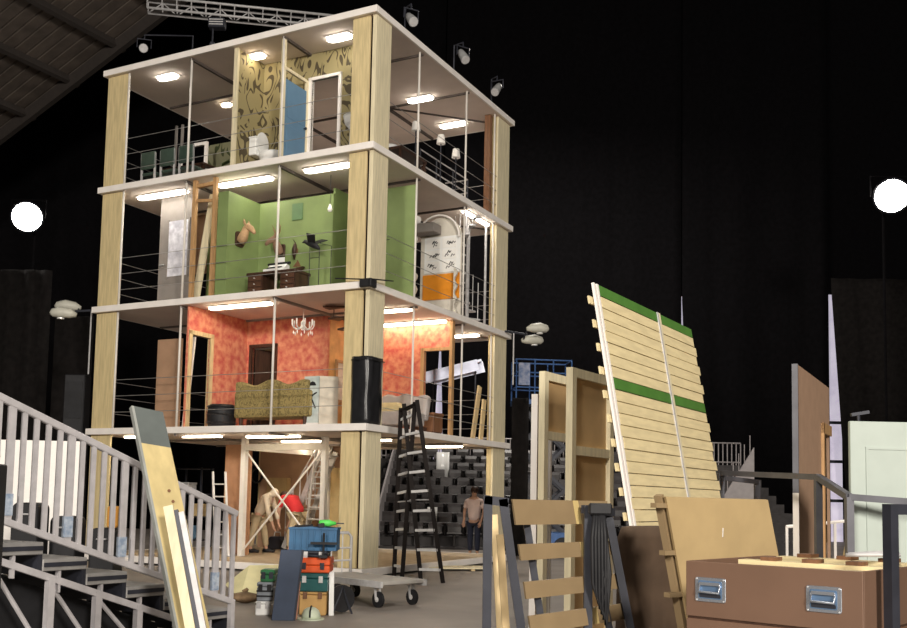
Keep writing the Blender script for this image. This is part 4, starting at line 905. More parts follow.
for y in (-.09, .09): MB().lathe([(.02, y-.008), (.17, y-.008), (.17, y+.008), (.02, y+.008)], 20, (0, 0, .19), 'y').build('flange', blackp, t)
MB().lathe([(.10, -.08), (.12, 0), (.10, .08)], 16, (0, 0, .19), 'y').build('hose', black, t); MB().path([(-.13, -.11, 0), (-.05, -.11, .19), (.0, -.11, .34), (.05, -.11, .19), (.13, -.11, 0)], .014, 6).build('stand', darkst, t); MB().path([(-.13, .11, 0), (0, .11, .34), (.13, .11, 0)], .014, 6).build('stand', darkst, t)
t = thing('dust_helmet', 'pale green hard hat on the floor in front of the tan crate', 'helmet', (px(311, 11.9), 11.95, 0))
hm = mat('pale_green_plastic', (.50, .55, .42), .4, var=.15)
MB().lathe([(.115, 0), (.112, .05), (.09, .105), (.05, .135), (.005, .145)], 18).build('shell', hm, t, smooth=True); MB().prism([(.16*math.cos(a*.349), -.02+.17*math.sin(a*.349)) for a in range(18)], XY, 0, .012).build('brim', hm, t); MB().bar((0, -.10, .06), (0, .10, .10), .03, .1).build('ridge', darkst, t) if False else None
MB().path([(0, -.115, .03), (0, -.09, .108), (0, 0, .15), (0, .09, .108)], .012, 6).build('ridge', black, t)
# sloped pale board on blocks at the platform edge and a pile of sacks
q = gr(262, 590)
t = thing('yellow_board', 'pale yellow board lying against the platform edge', 'board', gr(247, 600), .5); yb = mat('pale_yellow_board', (.70, .64, .36), .6, var=.06)
MB().hexa([(-.10, 0, 0), (.75, 0, 0), (.85, .75, .15), (-.10, .75, .15)], [(-.10, 0, .03), (.75, 0, .03), (.78, .75, .42), (.25, .75, .42)]).build('panel', yb, t)
q = gr(245, 603); t = thing('rubble_sack', 'crumpled brown sack on the floor by the pale board', 'sack', q)
bm_ = MB(); N = 10; vs = []; fs = []
for i in range(7):
    for j in range(N):
        a = 2*math.pi*j/N; r = math.sin(math.pi*(i+.3)/6.6)*(1+.25*math.sin(j*2.3+i*1.7)); vs.append((.22*r*math.cos(a), .13*r*math.sin(a), .0+.15*i/6))
for i in range(6):
    for j in range(N): fs.append((i*N+j, i*N+(j+1) % N, (i+1)*N+(j+1) % N, (i+1)*N+j))
fs += [tuple(reversed(range(N))), tuple(range(6*N, 7*N))]
bm_.add(vs, fs).build('sack', mat('brown_sack', (.20, .13, .07), .9, var=.3, scale=10), t, smooth=True); MB().tube((-.02, 0, .14), (.03, .0, .19), .04, 8, .02).build('tied_neck', mat('brown_sack', (0, 0, 0)), t)
# a third person far behind, and white cloths on the tribune
p3 = Vector((at(474, 530, 25.5).x, 25.5, 0))
worker('person in pale pink shirt and dark trousers standing in front of the tribune', p3, -1.9, (0, 0, .92), (.01, 0, 1.42), (.03, 0, 1.63), ((-.02, -.10, 0), (.02, .10, 0)), ((.0, -.10, .50), (.02, .10, .50)), ((.16, -.22, .86), (.16, .22, .86)), ((.0, -.26, 1.14), (.0, .26, 1.14)), mat('pink_cotton', (.78, .62, .58), .8, var=.1), mat('dark_denim', (.02, .025, .05), .8, var=.1), wood_d)
for (u0, u1, v0, v1, y, lab) in ((436, 449, 452, 480, 34.28, 'white cloth hanging in front of the tribune, the higher one'), (428, 438, 507, 525, 30.28, 'white cloth hanging in front of the tribune, the lower one')):
    drape('white_cloth', lab, (at(u0, 480, y), at(u1, 480, y)), 2.025 if y > 32 else .625, at(u0, v0, y).z, porc, .07, .03, cat='cloth')
# loose pale boards on the floor by the ladder
for (u, v, ln, rz, lab) in ((436, 570, 2.0, .25, 'long pale board lying on the floor behind the stepladder'), (452, 556, 1.7, .05, 'pale board lying on the floor near the tribune front')):
    q = gr(u, v); t = thing('floor_board', lab, 'board', q, rz); B(-ln/2, ln/2, -.30, .30, .04, .07).build('board', plyedge, t); 
    for sx in (-.7, .7): B(sx*ln/2-.04, sx*ln/2+.04, -.28, .28, 0, .04).build('batten', timber, t)

# ================================================================ stair unit at the left
A = at(6, 400, 7.8); Bp = at(237, 514, 9.9)
hd = Vector((Bp.x-A.x, Bp.y-A.y, 0)); SL = hd.length; hd.normalize(); srz = math.atan2(hd.y, hd.x)
st = thing('audience_stair', 'grey aluminium stair unit with slatted railing and black skirt', 'staircase', (A.x, A.y, 0), srz)
zA, zB = A.z, Bp.z; rail = mat('stair_rail_grey', (.46, .44, .45), .45, .1, var=.1, scale=10)
stp = mat('stair_tread', (.30, .29, .28), .6, .2, var=.15)
def zr(s): return zA+(zB-zA)*s/SL
hA, hB = .93, .86
def zl(s): return zr(s)-hA-(hB-hA)*s/SL
rp_ = MB().bar((-.6, 0, zr(-.6)), (SL, 0, zB), .05, .06).build('handrail', rail, st, bevel=.008)
MB().bar((-.6, 0, zl(-.6)), (SL, 0, zl(SL)), .045, .055).build('bottom_rail', rail, st, bevel=.006)
nbal = 23
for i in range(-3, nbal):
    s = .06+(SL-.10)*i/(nbal-1); thick = (i % 5 == 0)
    MB().box(s-(.028 if thick else .016), s+(.028 if thick else .016), -.02, .02, zl(s), zr(s)-.02).build('post' if thick else 'baluster', rail, st)
    if thick: B(s-.034, s+.034, -.026, .026, zl(s)+.05, zl(s)+.22).build('tape_wrap', mat('blue_white_film', (.42, .47, .54), .25, col2=(.22, .28, .38), scale=25), st)
nst = 6; run = SL/nst
for i in range(-2, nst):
    s0_ = i*run; zt_ = zl(s0_+run)-.05
    tr = B(s0_+.01, s0_+run*1.02, .04, 1.10, zt_-.10, zt_).build('tread', stp, st, bevel=.006)
    B(s0_+.02, s0_+run, .03, .04, zt_-.065, zt_-.03).build('tread_groove', darkst, tr)
    B(s0_+run*.93, s0_+run*1.02, .05, 1.10, zt_-.28, zt_-.10).build('riser', darkst, tr)
    MB().box(s0_+run*.40, s0_+run*.45, .05, .10, max(zt_-.28, .02), zt_-.10).build('tread_strut', rail, tr)
MB().bar((-.6, .07, zl(-.6)-.30), (SL-.1, .07, zl(SL)-.30), .05, .055).build('stringer', rail, st); MB().bar((-.6, 1.05, zl(-.6)-.30), (SL-.1, 1.05, zl(SL)-.30), .05, .055).build('stringer', rail, st)
for s in (.0, run*1.25, run*2.35, run*3.4, run*4.5):
    zz = zl(s)-.30
    for y in (.07, 1.05): MB().box(s-.03, s+.03, y-.03, y+.03, 0, zz).build('leg', rail, st)
for (s_, e_) in ((.0, run*1.25), (run*1.25, run*2.35), (run*2.35, run*3.4)):
    MB().tube((s_, .10, zl(s_)-.34), (e_, .10, .12), .02, 8).build('diagonal_brace', rail, st); MB().tube((e_, 1.02, zl(e_)-.34), (s_, 1.02, .12), .02, 8).build('diagonal_brace', rail, st)
    MB().tube((s_, .55, .15), (e_, .55, .15), .02, 8).build('cross_tube', rail, st)
MB().prism([(-.6, .02), (SL*.8, .02), (SL*.8, zl(SL*.8)-.36), (-.6, zl(-.6)-.36)], XZ, .50, .52).build('black_skirt', black, st)
MB().bar((SL-.03, 0, zl(SL)), (SL-.03, 0, .0), .05, .05).build('post', rail, st)
# leaning grey-topped plank
tl_, tr_ = at(134, 406, 8.45), at(163, 412, 8.60); bl2, br2 = gr(190, 684), gr(221, 680)
t = thing('scenery_plank', 'tall yellow ply plank with grey painted top leaning on the stair railing', 'plank', (bl2.x, bl2.y, 0)); o_ = Vector((bl2.x, bl2.y, 0))
nrm = (tr_-tl_).cross(bl2-tl_).normalized()
if nrm.y < 0: nrm = -nrm
th_ = nrm*.05
def slab4(a, b, c, d, n_): return MB().hexa([a, b, c, d], [a+n_, b+n_, c+n_, d+n_])
cA, cB = tl_-o_, tr_-o_; dA, dB = bl2-o_, br2-o_
f_ = .145
mA, mB_ = cA.lerp(dA, f_), cB.lerp(dB, f_)
yply = mat('yellow_ply', (.55, .44, .21), .6, var=.14, scale=3, stretch=(3, 3, .8)); gtop = mat('grey_green_paint', (.10, .115, .11), .6, var=.1)
slab4(mA, mB_, dB, dA, th_).build('board', yply, t); slab4(cA, cB, mB_, mA, th_).build('painted_top', gtop, t)
e = (cB-cA).normalized()*-.022
slab4(cA+e, cA, dA, dA+e, th_).build('edge_strip', mat('grey_edge', (.30, .31, .29), .6, var=.15), t)
for s_ in (.32, .36, .40, .62): 
    c = cA.lerp(dA, s_).lerp(cB.lerp(dB, s_), .3+.5*random.random())-nrm*.006; MB().tube(c, c+nrm*.005, .014, 8).build('knot', wood_m, t)
for (u0, v0, u1, v1, wd_, m_, lab) in ((170, 506, 205, 684, .075, plyedge, 'pale narrow batten leaning on the grey-topped plank'), (178, 510, 213, 684, .03, darkst, 'dark thin batten leaning on the grey-topped plank'), (183, 512, 218, 684, .045, galv, 'grey thin batten leaning outermost on the grey-topped plank')):
    a = at(u0, v0, 8.0); b = gr(u1, v1); b.y -= .12; a.y -= .05
    t = tag(MB().bar(b, a, wd_, .03, up=(0, -1, .3)).build('leaning_batten', m_), lab, 'batten')
# white board, trunks and small case behind the stair
t = thing('white_board', 'large white board standing behind the stair railing', 'board', (at(40, 480, 11.5).x, 11.5, 0), .05)
B(-.46, .44, -.02, .02, .55, 2.02).build('panel', mat('white_board', (.78, .74, .70), .5, var=.03), t)
for sx in (-.38, .36): B(sx-.03, sx+.03, -.03, .03, .1, .55).build('leg', alu, t); B(sx-.04, sx+.04, -.3, .3, 0, .1).build('foot', alu, t)
for (u, y, zt_, lab) in ((31, 10.6, 1.32, 'black rounded trunk on end behind the stair, the taller'), (69, 10.9, 1.18, 'black rounded trunk on end behind the stair, the shorter'), (108, 11.2, 1.05, 'low black trunk behind the stair beside the lit column')):
    t = thing('road_box', lab, 'trunk', (at(u, 510, y).x, y, 0)); MB().prism(rrect(-.14, .14, .06, zt_, .07), XZ, -.15, .15).build('body', black, t, bevel=.01)
    for sx in (-.1, .1): MB().lathe([(.03, -.02), (.03, .02)], 10, (sx, 0, .03), 'y').build('wheel', darkst, t)
    MB().path([(-.05, -.155, zt_-.12), (-.05, -.18, zt_-.12), (.05, -.18, zt_-.12), (.05, -.155, zt_-.12)], .01, 6).build('handle', galv, t)
t = thing('orange_bag', 'small orange bag standing on the low black trunk behind the stair', 'bag', (at(113, 530, 11.2).x, 11.2, 1.051)); MB().prism(rrect(-.06, .06, 0, .24, .03), XZ, -.05, .05).build('body', mat('orange_cloth', (.65, .30, .05), .7, var=.1), t, bevel=.01); MB().path([(-.03, 0, .23), (0, 0, .32), (.03, 0, .23)], .006, 6).build('strap', black, t)
q = at(-28, 600, 5.9); zt_ = at(0, 463, 6.0).z
t = thing('road_case', 'black road case with steel edges beside the stair foot railing', 'case', (-3.24, 6.0, 0), -.02)
B(-.42, .42, -.35, .35, .12, zt_).build('body', black, t, bevel=.01)
for sx in (-1, 1): B(sx*.42-.012, sx*.42+.012, -.362, -.338, .12, zt_).build('corner_strip', galv, t)
for z_ in (.5, .95, 1.3): B(-.42, .42, -.36, -.35, z_, z_+.02).build('groove', darkst, t)
for sx in (-.32, .32):
    for sy in (-.26, .26): MB().lathe([(.06, -.02), (.06, .02)], 12, (sx, sy, .06), 'y').build('castor', darkst, t)
t = thing('work_gloves', 'pale work gloves lying on the black road case', 'gloves', (-2.98, 6.1, zt_+.002))
for k_, (dx, a_) in enumerate(((0, .3), (.12, -.4))):
    gl = MB().prism(rrect(-.06, .06, -.045, .045, .03), lambda a, b, c: (dx+a*math.cos(a_)-b*math.sin(a_), a*math.sin(a_)+b*math.cos(a_)-.03*k_, c), .0+.02*k_, .03+.02*k_).build('glove_palm', cream, t, bevel=.006)
    for f in range(4): MB().path([(dx+.05*math.cos(a_), .05*math.sin(a_)+(f-1.5)*.022-.03*k_, .015+.02*k_), (dx+(.13)*math.cos(a_), .13*math.sin(a_)+(f-1.5)*.024-.03*k_, .02+.02*k_)], .010, 6).build('glove_finger', cream, gl)

# ================================================================ slatted pine panels leaning at the right
sx0, sy0, al, be, SW, SLn = 1.522, 7.42, 1.018, .172, 2.366, 3.2
t = thing('slatted_panel', 'tall pale pine slatted panel with two green slats, the wider of two', 'panel', (sx0, sy0, 0), al)
t2 = thing('slatted_panel', 'tall pale pine slatted panel with two green slats, the narrower of two', 'panel', (sx0, sy0, 0), al)
def sp3(s, tt, h=0.0): return Vector((s, tt*math.sin(be)-h*math.cos(be), tt*math.cos(be)+h*math.sin(be)))
def slat(s0, s1, a, b, h0, h1, name, m, parent):
    return MB().hexa([sp3(s0, a, h0), sp3(s1, a, h0), sp3(s1, b, h0), sp3(s0, b, h0)], [sp3(s0, a, h1), sp3(s1, a, h1), sp3(s1, b, h1), sp3(s0, b, h1)]).build(name, m, parent)
ns = 34; pit = SLn/ns
spl = 1.42
random.seed(11)
for i in range(ns):
    a, b = i*pit+.004, (i+1)*pit-.004; g = i in (ns-1, 25)
    o1 = (.05 if i % 2 else -.01)+random.uniform(-.01, .01); o2 = (.06 if i % 2 else -.0)+random.uniform(-.012, .012)
    if g: o1 = o2 = .0
    slat(.10-o1*.6, spl-.03, a, b, 0, .02+random.uniform(0, .004), 'slat', greenp if g else slatm, t); slat(spl+.05, SW+o2*.8, a, b, 0, .02+random.uniform(0, .004), 'slat', greenp if g else slatm, t2)
    if i % 2 == 0: slat(-.03-.03*random.random(), .06, a+.012, b-.012, -.026, -.011, 'slat_end', slatm, t)
slat(0, .028, 0, SLn, .0, .02, 'upright', white, t); slat(.03, .056, 0, SLn, -.01, .008, 'upright', wood_m, t); slat(.058, .09, 0, SLn, .0, .022, 'upright', white, t)  # middle brown strip paints the dark gap between the white posts
slat(spl-.028, spl+.0, 0, SLn, -.03, .03, 'upright', galv, t); slat(spl+.005, spl+.045, 0, SLn, -.03, .03, 'upright', plyedge, t2); slat(SW-.2, SW-.12, 0, SLn, -.06, -.002, 'upright', timber, t2)
# prop frame that carries the leaning panels
t = thing('panel_prop', 'timber prop frame behind the slatted panels', 'prop', (sx0, sy0, 0), al)
for s in (1.1, 2.0):
    p_ = sp3(s, 2.2, -.10); MB().bar(p_, (s, p_.y+.30, 0), .07, .05).build('prop_leg', timber, t)
MB().bar(sp3(1.0, 2.15, -.12), sp3(2.1, 2.15, -.12), .07, .05).build('prop_rail', timber, t); MB().bar((1.1, .66, .25), (2.0, .66, .25), .06, .04).build('prop_rail', timber, t)

# ================================================================ timber flats behind
tanp = mat('tan_ply', (.55, .36, .17), .65, var=.08, scale=3)
def flat(label, u, y, v_top, ang, ln, mid=(), half=None, fm=plyedge, pm=tanp, sw=.09):
    q = at(u, v_top, y); t = thing('timber_flat', label, 'scenery flat', (q.x, y, 0), ang); h = q.z
    for x in (0, ln-sw): B(x, x+sw, -.02, .05, 0, h).build('stile', fm, t)
    for z_ in (0, h-sw)+tuple(mid): B(sw, ln-sw, -.015, .045, z_, z_+sw).build('rail', fm, t)
    B(sw, ln-sw, .03, .045, half if half else sw, h-sw).build('panel', pm, t)
    return t
flat('timber flat with tan panel and middle rail, next to the slatted panel', 571, 9.7, 367, 1.0, 1.0, (1.9,))
flat('timber flat with half open panel, between two other flats', 543.5, 10.6, 371, 1.0, 1.1, (2.1,), 2.15)
flat('narrow pale timber flat seen nearly edge on beside the tower', 536, 11.0, 394, 1.25, .75, (), None, white, greyw, .08)

# ================================================================ dark steel A-frame rack with boards
tA = thing('steel_rack', 'dark steel A-frame rack with two tapered ends', 'rack', (at(500, 600, 5.7).x, 5.7, 0))
oR = Vector((at(500, 600, 5.7).x, 5.7, 0))
def ends(u_v, u_s0, u_s1, y, vt, dyu=0.0):
    a = at(u_v, vt, y+dyu); a0_ = Vector((a.x+.01, y+dyu, 0)); MB().bar(a0_-oR, a-oR, .05, .05).build('upright', darkst, tA)
    b = at(u_s0, vt+3, y); c = at(u_s1, 628, y); d = b+(c-b)*(b.z/(b.z-c.z)); MB().bar(d-oR, b-oR, .05, .05).build('sloped_leg', darkst, tA)
    MB().bar(a+Vector((-.02, 0, -.02))-oR, b+Vector((.03, 0, -.02))-oR, .05, .05).build('cap_bar', darkst, tA); MB().bar(a0_+Vector((0, 0, .12))-oR, Vector((d.x, y, .12))-oR, .05, .05).build('foot_bar', darkst, tA)
    return a, b, a0_, d
e1_ = ends(488, 503, 521, 5.7, 496); e2_ = ends(588, 607, 630, 6.5, 506, -.30)
MB().bar(e1_[2]+Vector((.05, .05, .12))-oR, e2_[2]+Vector((.05, -.03, .12))-oR, .05, .05).build('base_rail', darkst, tA)
MB().bar(Vector((e1_[3].x, e1_[3].y+.04, .30))-oR, Vector((e2_[3].x-.03, e2_[3].y-.03, .30))-oR, .05, .05).build('base_rail', darkst, tA)
# boards stacked against the sloped legs
tS = thing('board_ladder', 'frame of horizontal brown boards with pale tape resting on the steel rack', 'boards', (e1_[1].x, e1_[1].y, 0)); oS = Vector((e1_[1].x, e1_[1].y, 0))
def on_leg(e, z_): return e[1]+(e[3]-e[1])*((e[1].z-z_)/e[1].z)
off = Vector((.055, .01, 0))
for (za, zb_) in ((1.455, 1.31), (1.20, 1.11), (.99, .895), (.80, .70), (.60, .50), (.40, .30)):
    vs = []
    for z_ in (za, zb_):
        L_ = on_leg(e1_, z_)+off; R_ = on_leg(e2_, z_)+Vector((.02, .06, 0)); vs.append((L_-oS, R_-oS))
    n_ = Vector((-.008, .018, 0)); a_, b_ = vs[0]; d_, c_ = vs[1]
    bd = slab4(a_, b_, c_, d_, n_).build('board', mdf2, tS)
    k0, k1 = .60, .66
    slab4(a_.lerp(b_, k0)-n_*.06, a_.lerp(b_, k1)-n_*.06, d_.lerp(c_, k1)-n_*.06, d_.lerp(c_, k0)-n_*.06, -n_*.05).build('tape_strip', mat('pale_tape', (.62, .47, .2), .5, var=.05), bd)
for s_ in (.14, .76):
    a_ = on_leg(e1_, 1.40).lerp(on_leg(e2_, 1.40), s_)+Vector((.03, .09, 0)); b_ = on_leg(e1_, .04).lerp(on_leg(e2_, .04), s_)+Vector((.03, .09, 0)); MB().bar(b_-oS, a_-oS, .05, .04).build('back_batten', darkst, tS)
# coiled cable on the right end, pale pole at the left end
t = thing('cable_hank', 'hank of black cable hanging on one end of the steel rack', 'cable', at(595, 508, 6.13))
for k_ in range(5): MB().path([(.0+.012*k_, 0, 0), (-.02+.02*k_, -.03, -.18), (-.015+.02*k_, -.035, -.45-.04*k_), (.02+.012*k_, -.03, -.58-.03*k_), (.05+.01*k_, -.03, -.40), (.03+.005*k_, -.01, -.02)], .012, 6).build('cable_loop', black, t, smooth=True)
MB().box(-.04, .10, -.04, .01, -.04, .03).build('cable_tie', black, t, bevel=.01)
for (u0, v0, u1, v1, y, m_, lab) in ((494, 515, 500, 628, 6.5, timber, 'pale timber pole standing inside the steel rack, the longer one'), (500, 535, 506, 628, 6.3, mdf, 'short brown pole leaning inside the steel rack, the shorter one')):
    a = at(u0, v0, y+.1); b = at(u1, v1, y); b2 = a+(b-a)*(a.z/(a.z-b.z)); tag(MB().bar(b2, a, .045, .045).build('timber_pole', m_), lab, 'pole')

# ================================================================ leaning brown sheet
TL_, TR_ = at(666, 497, 6.3), at(768, 500, 6.9); BL_ = gr(707, 726); dvx = TR_-TL_; dvx.z = 0; BR_ = BL_+dvx+Vector((.06, .05, 0))
oM = Vector((BL_.x, BL_.y, 0)); t = thing('brown_sheet', 'brown fibreboard sheet leaning behind the flight case', 'board', oM); nn = Vector((-.01, .02, .004)).normalized()*.02
slab4(TL_-oM, TR_-oM, BR_-oM, BL_-oM, nn).build('sheet', mdf, t)
ev = (TR_-TL_).normalized()
for s_ in (.04, .24, .42, .58, .68, .82):
    c = (TL_-oM).lerp(BL_-oM, s_)+nn*1.6; MB().bar(c-ev*(.10+.03*random.random()), c+ev*.75, .05, .03).build('batten', mdf2, t)
c0 = (TL_-oM)+nn*3.2-ev*.01; c1 = (BL_-oM)+nn*3.2-ev*.01; MB().bar(c1, c0, .05, .04).build('stile', mdf2, t)
c = (TL_-oM).lerp(BL_-oM, .17).lerp((TR_-oM).lerp(BR_-oM, .17), .46)-nn*.1; MB().bar(c, c+Vector((.002, 0, .06)), .012, .004).build('chalk_mark', porc, t)

# ================================================================ flight cases
FLx, FLy, FRx, FRy = 1.237, 5.30, 1.912, 4.68
fv = Vector((FRx-FLx, FRy-FLy, 0)); FWd = fv.length; frz = math.atan2(fv.y, fv.x); FD = .95
zt_ = 1.152; zm_ = .868
lo = thing('flight_case', 'lower brown plywood flight case under the open one', 'case', (FLx, FLy, 0), frz)
B(-.0, FWd, 0, FD, .0, zm_-.012).build('body', casem, lo, bevel=.006); B(.006, FWd-.006, .006, FD-.006, zm_-.012, zm_-.002).build('rim_seal', wood_d, lo)
fc = thing('flight_case', 'open brown plywood flight case with two steel handles, filled with pale boards', 'case', (FLx, FLy, zm_), frz)
hh = zt_-zm_; tk = .018
B(0, FWd, 0, tk, 0, hh).build('front_panel', casem, fc, bevel=.003); B(0, FWd, FD-tk, FD, 0, hh).build('rear_panel', casem, fc, bevel=.003)
B(0, tk, tk, FD-tk, 0, hh).build('side_panel', casem, fc, bevel=.003); B(FWd-tk, FWd, tk, FD-tk, 0, hh).build('side_panel', casem, fc, bevel=.003); B(tk, FWd-tk, tk, FD-tk, 0, .02).build('bottom_panel', casem, fc)
chrome = mat('handle_steel', (.55, .60, .68), .25, .8, var=.05); hblue = mat('handle_blue', (.16, .26, .42), .3, .5, var=.1)
for s_ in (.155, .80):
    cx = FWd*s_; cz_ = hh*.50; hw_, hh_ = .086, .062
    hp = MB().prism(rrect(cx-hw_, cx+hw_, cz_-hh_, cz_+hh_, .012), XZ, -.006, .0).build('handle_plate', chrome, fc, bevel=.002)
    MB().prism(rrect(cx-.066, cx+.066, cz_-.046, cz_+.046, .008), XZ, -.0075, -.006).build('recess_dish', hblue, hp)
    MB().prism(rrect(cx-.060, cx+.060, cz_-.040, cz_-.022, .004), XZ, -.009, -.0075).build('painted_recess_shadow', darkst, hp)  # dark strip, shade inside the dish put in as colour
    MB().path([(cx-.056, -.010, cz_+.030), (cx-.056, -.020, cz_-.012), (cx+.056, -.020, cz_-.012), (cx+.056, -.010, cz_+.030)], .007, 8).build('grip_bar', chrome, hp, smooth=True)
    MB().bar((cx-.056, -.012, cz_+.030), (cx+.056, -.012, cz_+.030), .012, .016).build('hinge_bar', chrome, hp)
    for dx in (-1, 1):
        for dz in (-1, 1): MB().lathe([(.004, -.009), (.004, -.006)], 8, (cx+dx*.076, 0, cz_+dz*.054), 'y').build('rivet', alu, hp)
# boards lying in the open case
random.seed(9)
M4 = Matrix.Translation((FLx, FLy, zm_)) @ Matrix.Rotation(frz, 4, 'Z')
for i, (x, y, ln, a_, zz, m_, nt_) in enumerate(((.50, .22, .72, .12, .235, slatm, 0), (.52, .36, .74, .06, .255, slatm, 1), (.50, .52, .78, -.05, .245, yply, 0), (.55, .67, .68, -.03, .265, slatm, 1), (.48, .80, .74, 0.0, .25, plyedge, 0))):
    t = thing('case_board', ('pale board in the flight case, nearest its handles', 'notched pale board in the flight case, second behind the handles', 'yellow board in the middle of the flight case', 'notched pale board in the flight case, fourth behind the handles', 'pale board against the rear of the flight case')[i], 'board', M4 @ Vector((x, y, zz)), frz+a_)
    B(-ln/2, ln/2, -.055, .055, 0, .035).build('board', m_, t)
    if nt_:
        for k_ in range(3): B(-ln/2+.12+.22*k_, -ln/2+.20+.22*k_, -.05, .05, .035, .055).build('cleat', wood_m, t)
    for sx in (-.35, .35): B(sx*ln-.02, sx*ln+.02, -.05, .05, -zz+.02, 0).build('spacer', wood_m, t)
for k_, (x, y, a_) in enumerate(((.78, .50, .9), (.82, .40, .6), (.74, .62, 1.2))):
    p_ = M4 @ Vector((x, y, .345)); d_ = Vector((math.cos(a_+frz), math.sin(a_+frz), .03))
    tag(MB().tube(p_-d_*.13, p_+d_*.13, .010, 8).build('steel_tube', galv), ('steel tube lying on the boards in the flight case, longest reach', 'steel tube lying across the middle of the flight case', 'steel tube lying at the rear of the flight case')[k_], 'tube')

# ================================================================ steel frame at the right
t = thing('tube_rack', 'grey steel tube frame standing behind the flight case', 'frame', (at(818, 560, 8.2).x, 8.2, 0)); oF = Vector((at(818, 560, 8.2).x, 8.2, 0))
sg = mat('frame_grey', (.11, .11, .125), .45, .3, var=.15)
pts = [at(721, 473, 10.2), at(818, 477, 8.4), at(849, 497, 7.62), at(925, 503, 7.45)]
for p_ in (pts[0], pts[1], pts[2], pts[3], at(757, 481, 10.6)): MB().bar(Vector((p_.x, p_.y, 0))-oF, p_-oF, .055, .055).build('upright', sg, t)
for a_, b_ in ((0, 1), (1, 2), (2, 3)): MB().bar(pts[a_]-oF, pts[b_]-oF, .05, .05).build('top_bar', sg, t)
MB().bar(at(724, 478, 10.2)-oF, at(758, 482, 10.6)-oF, .045, .045).build('top_bar', sg, t)
for a_, b_ in ((0, 1), (1, 2), (2, 3)):
    p_, q_ = pts[a_], pts[b_]; MB().bar(Vector((p_.x, p_.y, .15))-oF, Vector((q_.x, q_.y, .15))-oF, .05, .05).build('base_bar', sg, t)
t = thing('steel_trestle', 'dark steel square tube frame close behind the flight case corner', 'frame', (at(891, 560, 4.75).x, 4.75, 0), .45); zz = at(891, 504, 4.75).z
for x in (0, .75): B(x-.025, x+.025, -.025, .025, 0, zz-.05).build('upright', darkst, t)
B(-.025, .775, -.025, .025, zz-.05, zz).build('top_bar', darkst, t); B(.025, .725, -.025, .025, .2, .25).build('low_bar', darkst, t)
# tall tan flat with doorway and pale edge
q = at(797, 364, 9.5); q2 = at(829, 393, 11.4); d_ = Vector((q2.x-q.x, q2.y-q.y, 0)); ln = d_.length
t = thing('tall_flat', 'tall tan scenery flat with framed doorway and white edge, seen obliquely', 'scenery flat', (q.x, q.y, 0), math.atan2(d_.y, d_.x)); h = q.z
tanw = mat('dull_tan_board', (.42, .27, .18), .7, var=.06)
MB().prism([(0, 0), (ln*.74, 0), (ln*.74, h*.80), (ln*.98, h*.80), (ln*.98, 0), (ln, 0), (ln, h), (0, h)], XZ, 0, .03).build('panel', tanw, t)
B(-.025, -.002, -.01, .045, h*.56, h).build('edge_board', sg, t); B(-.025, -.002, -.01, .045, 0, h*.56).build('edge_board', white, t)
B(ln*.70, ln*.74, -.03, .05, 0, h*.84).build('door_casing', timber_d, t); B(ln*.70, ln*.99, -.03, .05, h*.80, h*.84).build('door_casing', timber_d, t)
B(.3, .4, .03, .45, 0, .06).build('foot_bar', timber, t); B(1.5, 1.6, .03, .45, 0, .06).build('foot_bar', timber, t)
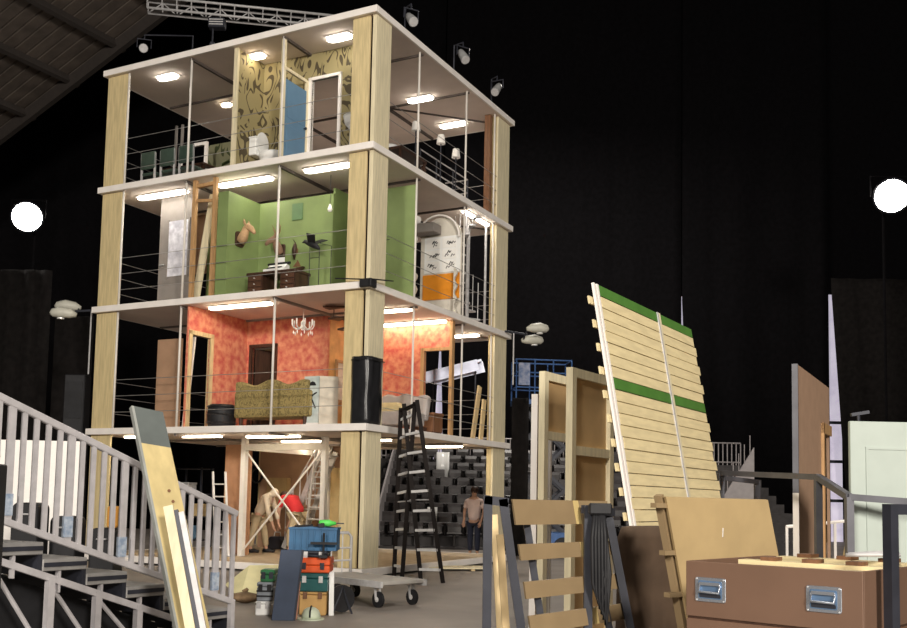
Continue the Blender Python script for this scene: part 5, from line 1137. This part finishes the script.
# pale door flat
q = at(850, 421, 7.8); t = thing('door_flat', 'pale mint door flat with one recessed panel', 'scenery flat', (q.x, 7.8, 0), .03); h = q.z; mint = mat('mint_paint', (.42, .475, .43), .5, var=.03)
B(0, .95, 0, .04, 0, h).build('panel', mint, t, bevel=.004)
for a_ in ((.12, .14, .15, h-.20), (.83, .85, .15, h-.20)): B(a_[0], a_[1], -.008, 0, a_[2], a_[3]).build('moulding', mint, t)
for z_ in (.15, h-.22): B(.14, .83, -.008, 0, z_, z_+.02).build('moulding', mint, t)
for x in (.1, .8): MB().bar((x, .06, 1.6), (x, .8, 0.02), .05, .05).build('brace', timber, t)
t = thing('clamp_light', 'small dark clamp light on top of the pale door flat', 'clamp', (q.x+.08, 7.83, h+.001)); MB().tube((0, 0, 0), (0, 0, .05), .012, 6).build('stem', darkst, t); MB().bar((-.06, 0, .05), (.08, 0, .075), .03, .025).build('head', darkst, t)
t = thing('white_railing', 'white handrail section standing behind the tall tan flat', 'railing', (at(815, 540, 12.5).x, 12.5, 0)); zz = at(815, 524, 12.5).z
for x in (-.35, -.15, .05, .25, .42): MB().tube((x, 0, 0), (x, 0, zz+.12*x), .018, 6).build('baluster', white, t)
MB().tube((-.36, 0, zz-.04), (.44, 0, zz+.05), .022, 6).build('handrail', white, t); MB().tube((-.36, 0, zz-.5), (.44, 0, zz-.5), .018, 6).build('lower_rail', white, t)

# brown blanket-covered crate in front of the foot of the slatted panels
q = at(679, 525, 6.95)
t = thing('covered_crate', 'crate under a dull brown blanket at the foot of the slatted panels', 'crate', (q.x, 7.0, 0), .75); zz = at(668, 527, 6.95).z; blk = mat('brown_blanket', (.13, .085, .055), .9, var=.2, scale=4)
B(-.22, .30, -.20, .30, 0, zz-.03).build('crate_body', wood_m, t)
vs = []; fs = []; N = 40
for j, (zq, gr_) in enumerate(((zz, .0), (zz-.01, .03), (zz-.08, .05), (zz-.45, .06), (zz-.85, .075))):
    for i in range(N):
        a = 2*math.pi*i/N; c_, s_ = math.cos(a), math.sin(a); k = 1/max(abs(c_)/.26, abs(s_)/.25); wv = (.014*math.sin(i*2.2)*(j > 1))
        vs.append((.04+c_*(k*(.9 if j == 0 else 1)+gr_*.6+wv), .05+s_*(k*(.9 if j == 0 else 1)+gr_*.6+wv), zq))
for j in range(4):
    for i in range(N): fs.append((j*N+i, j*N+(i+1) % N, (j+1)*N+(i+1) % N, (j+1)*N+i))
fs.append(tuple(range(N)))
o = MB().add(vs, fs).build('blanket', blk, t, smooth=True); o.modifiers.new('thick', 'SOLIDIFY').thickness = .008
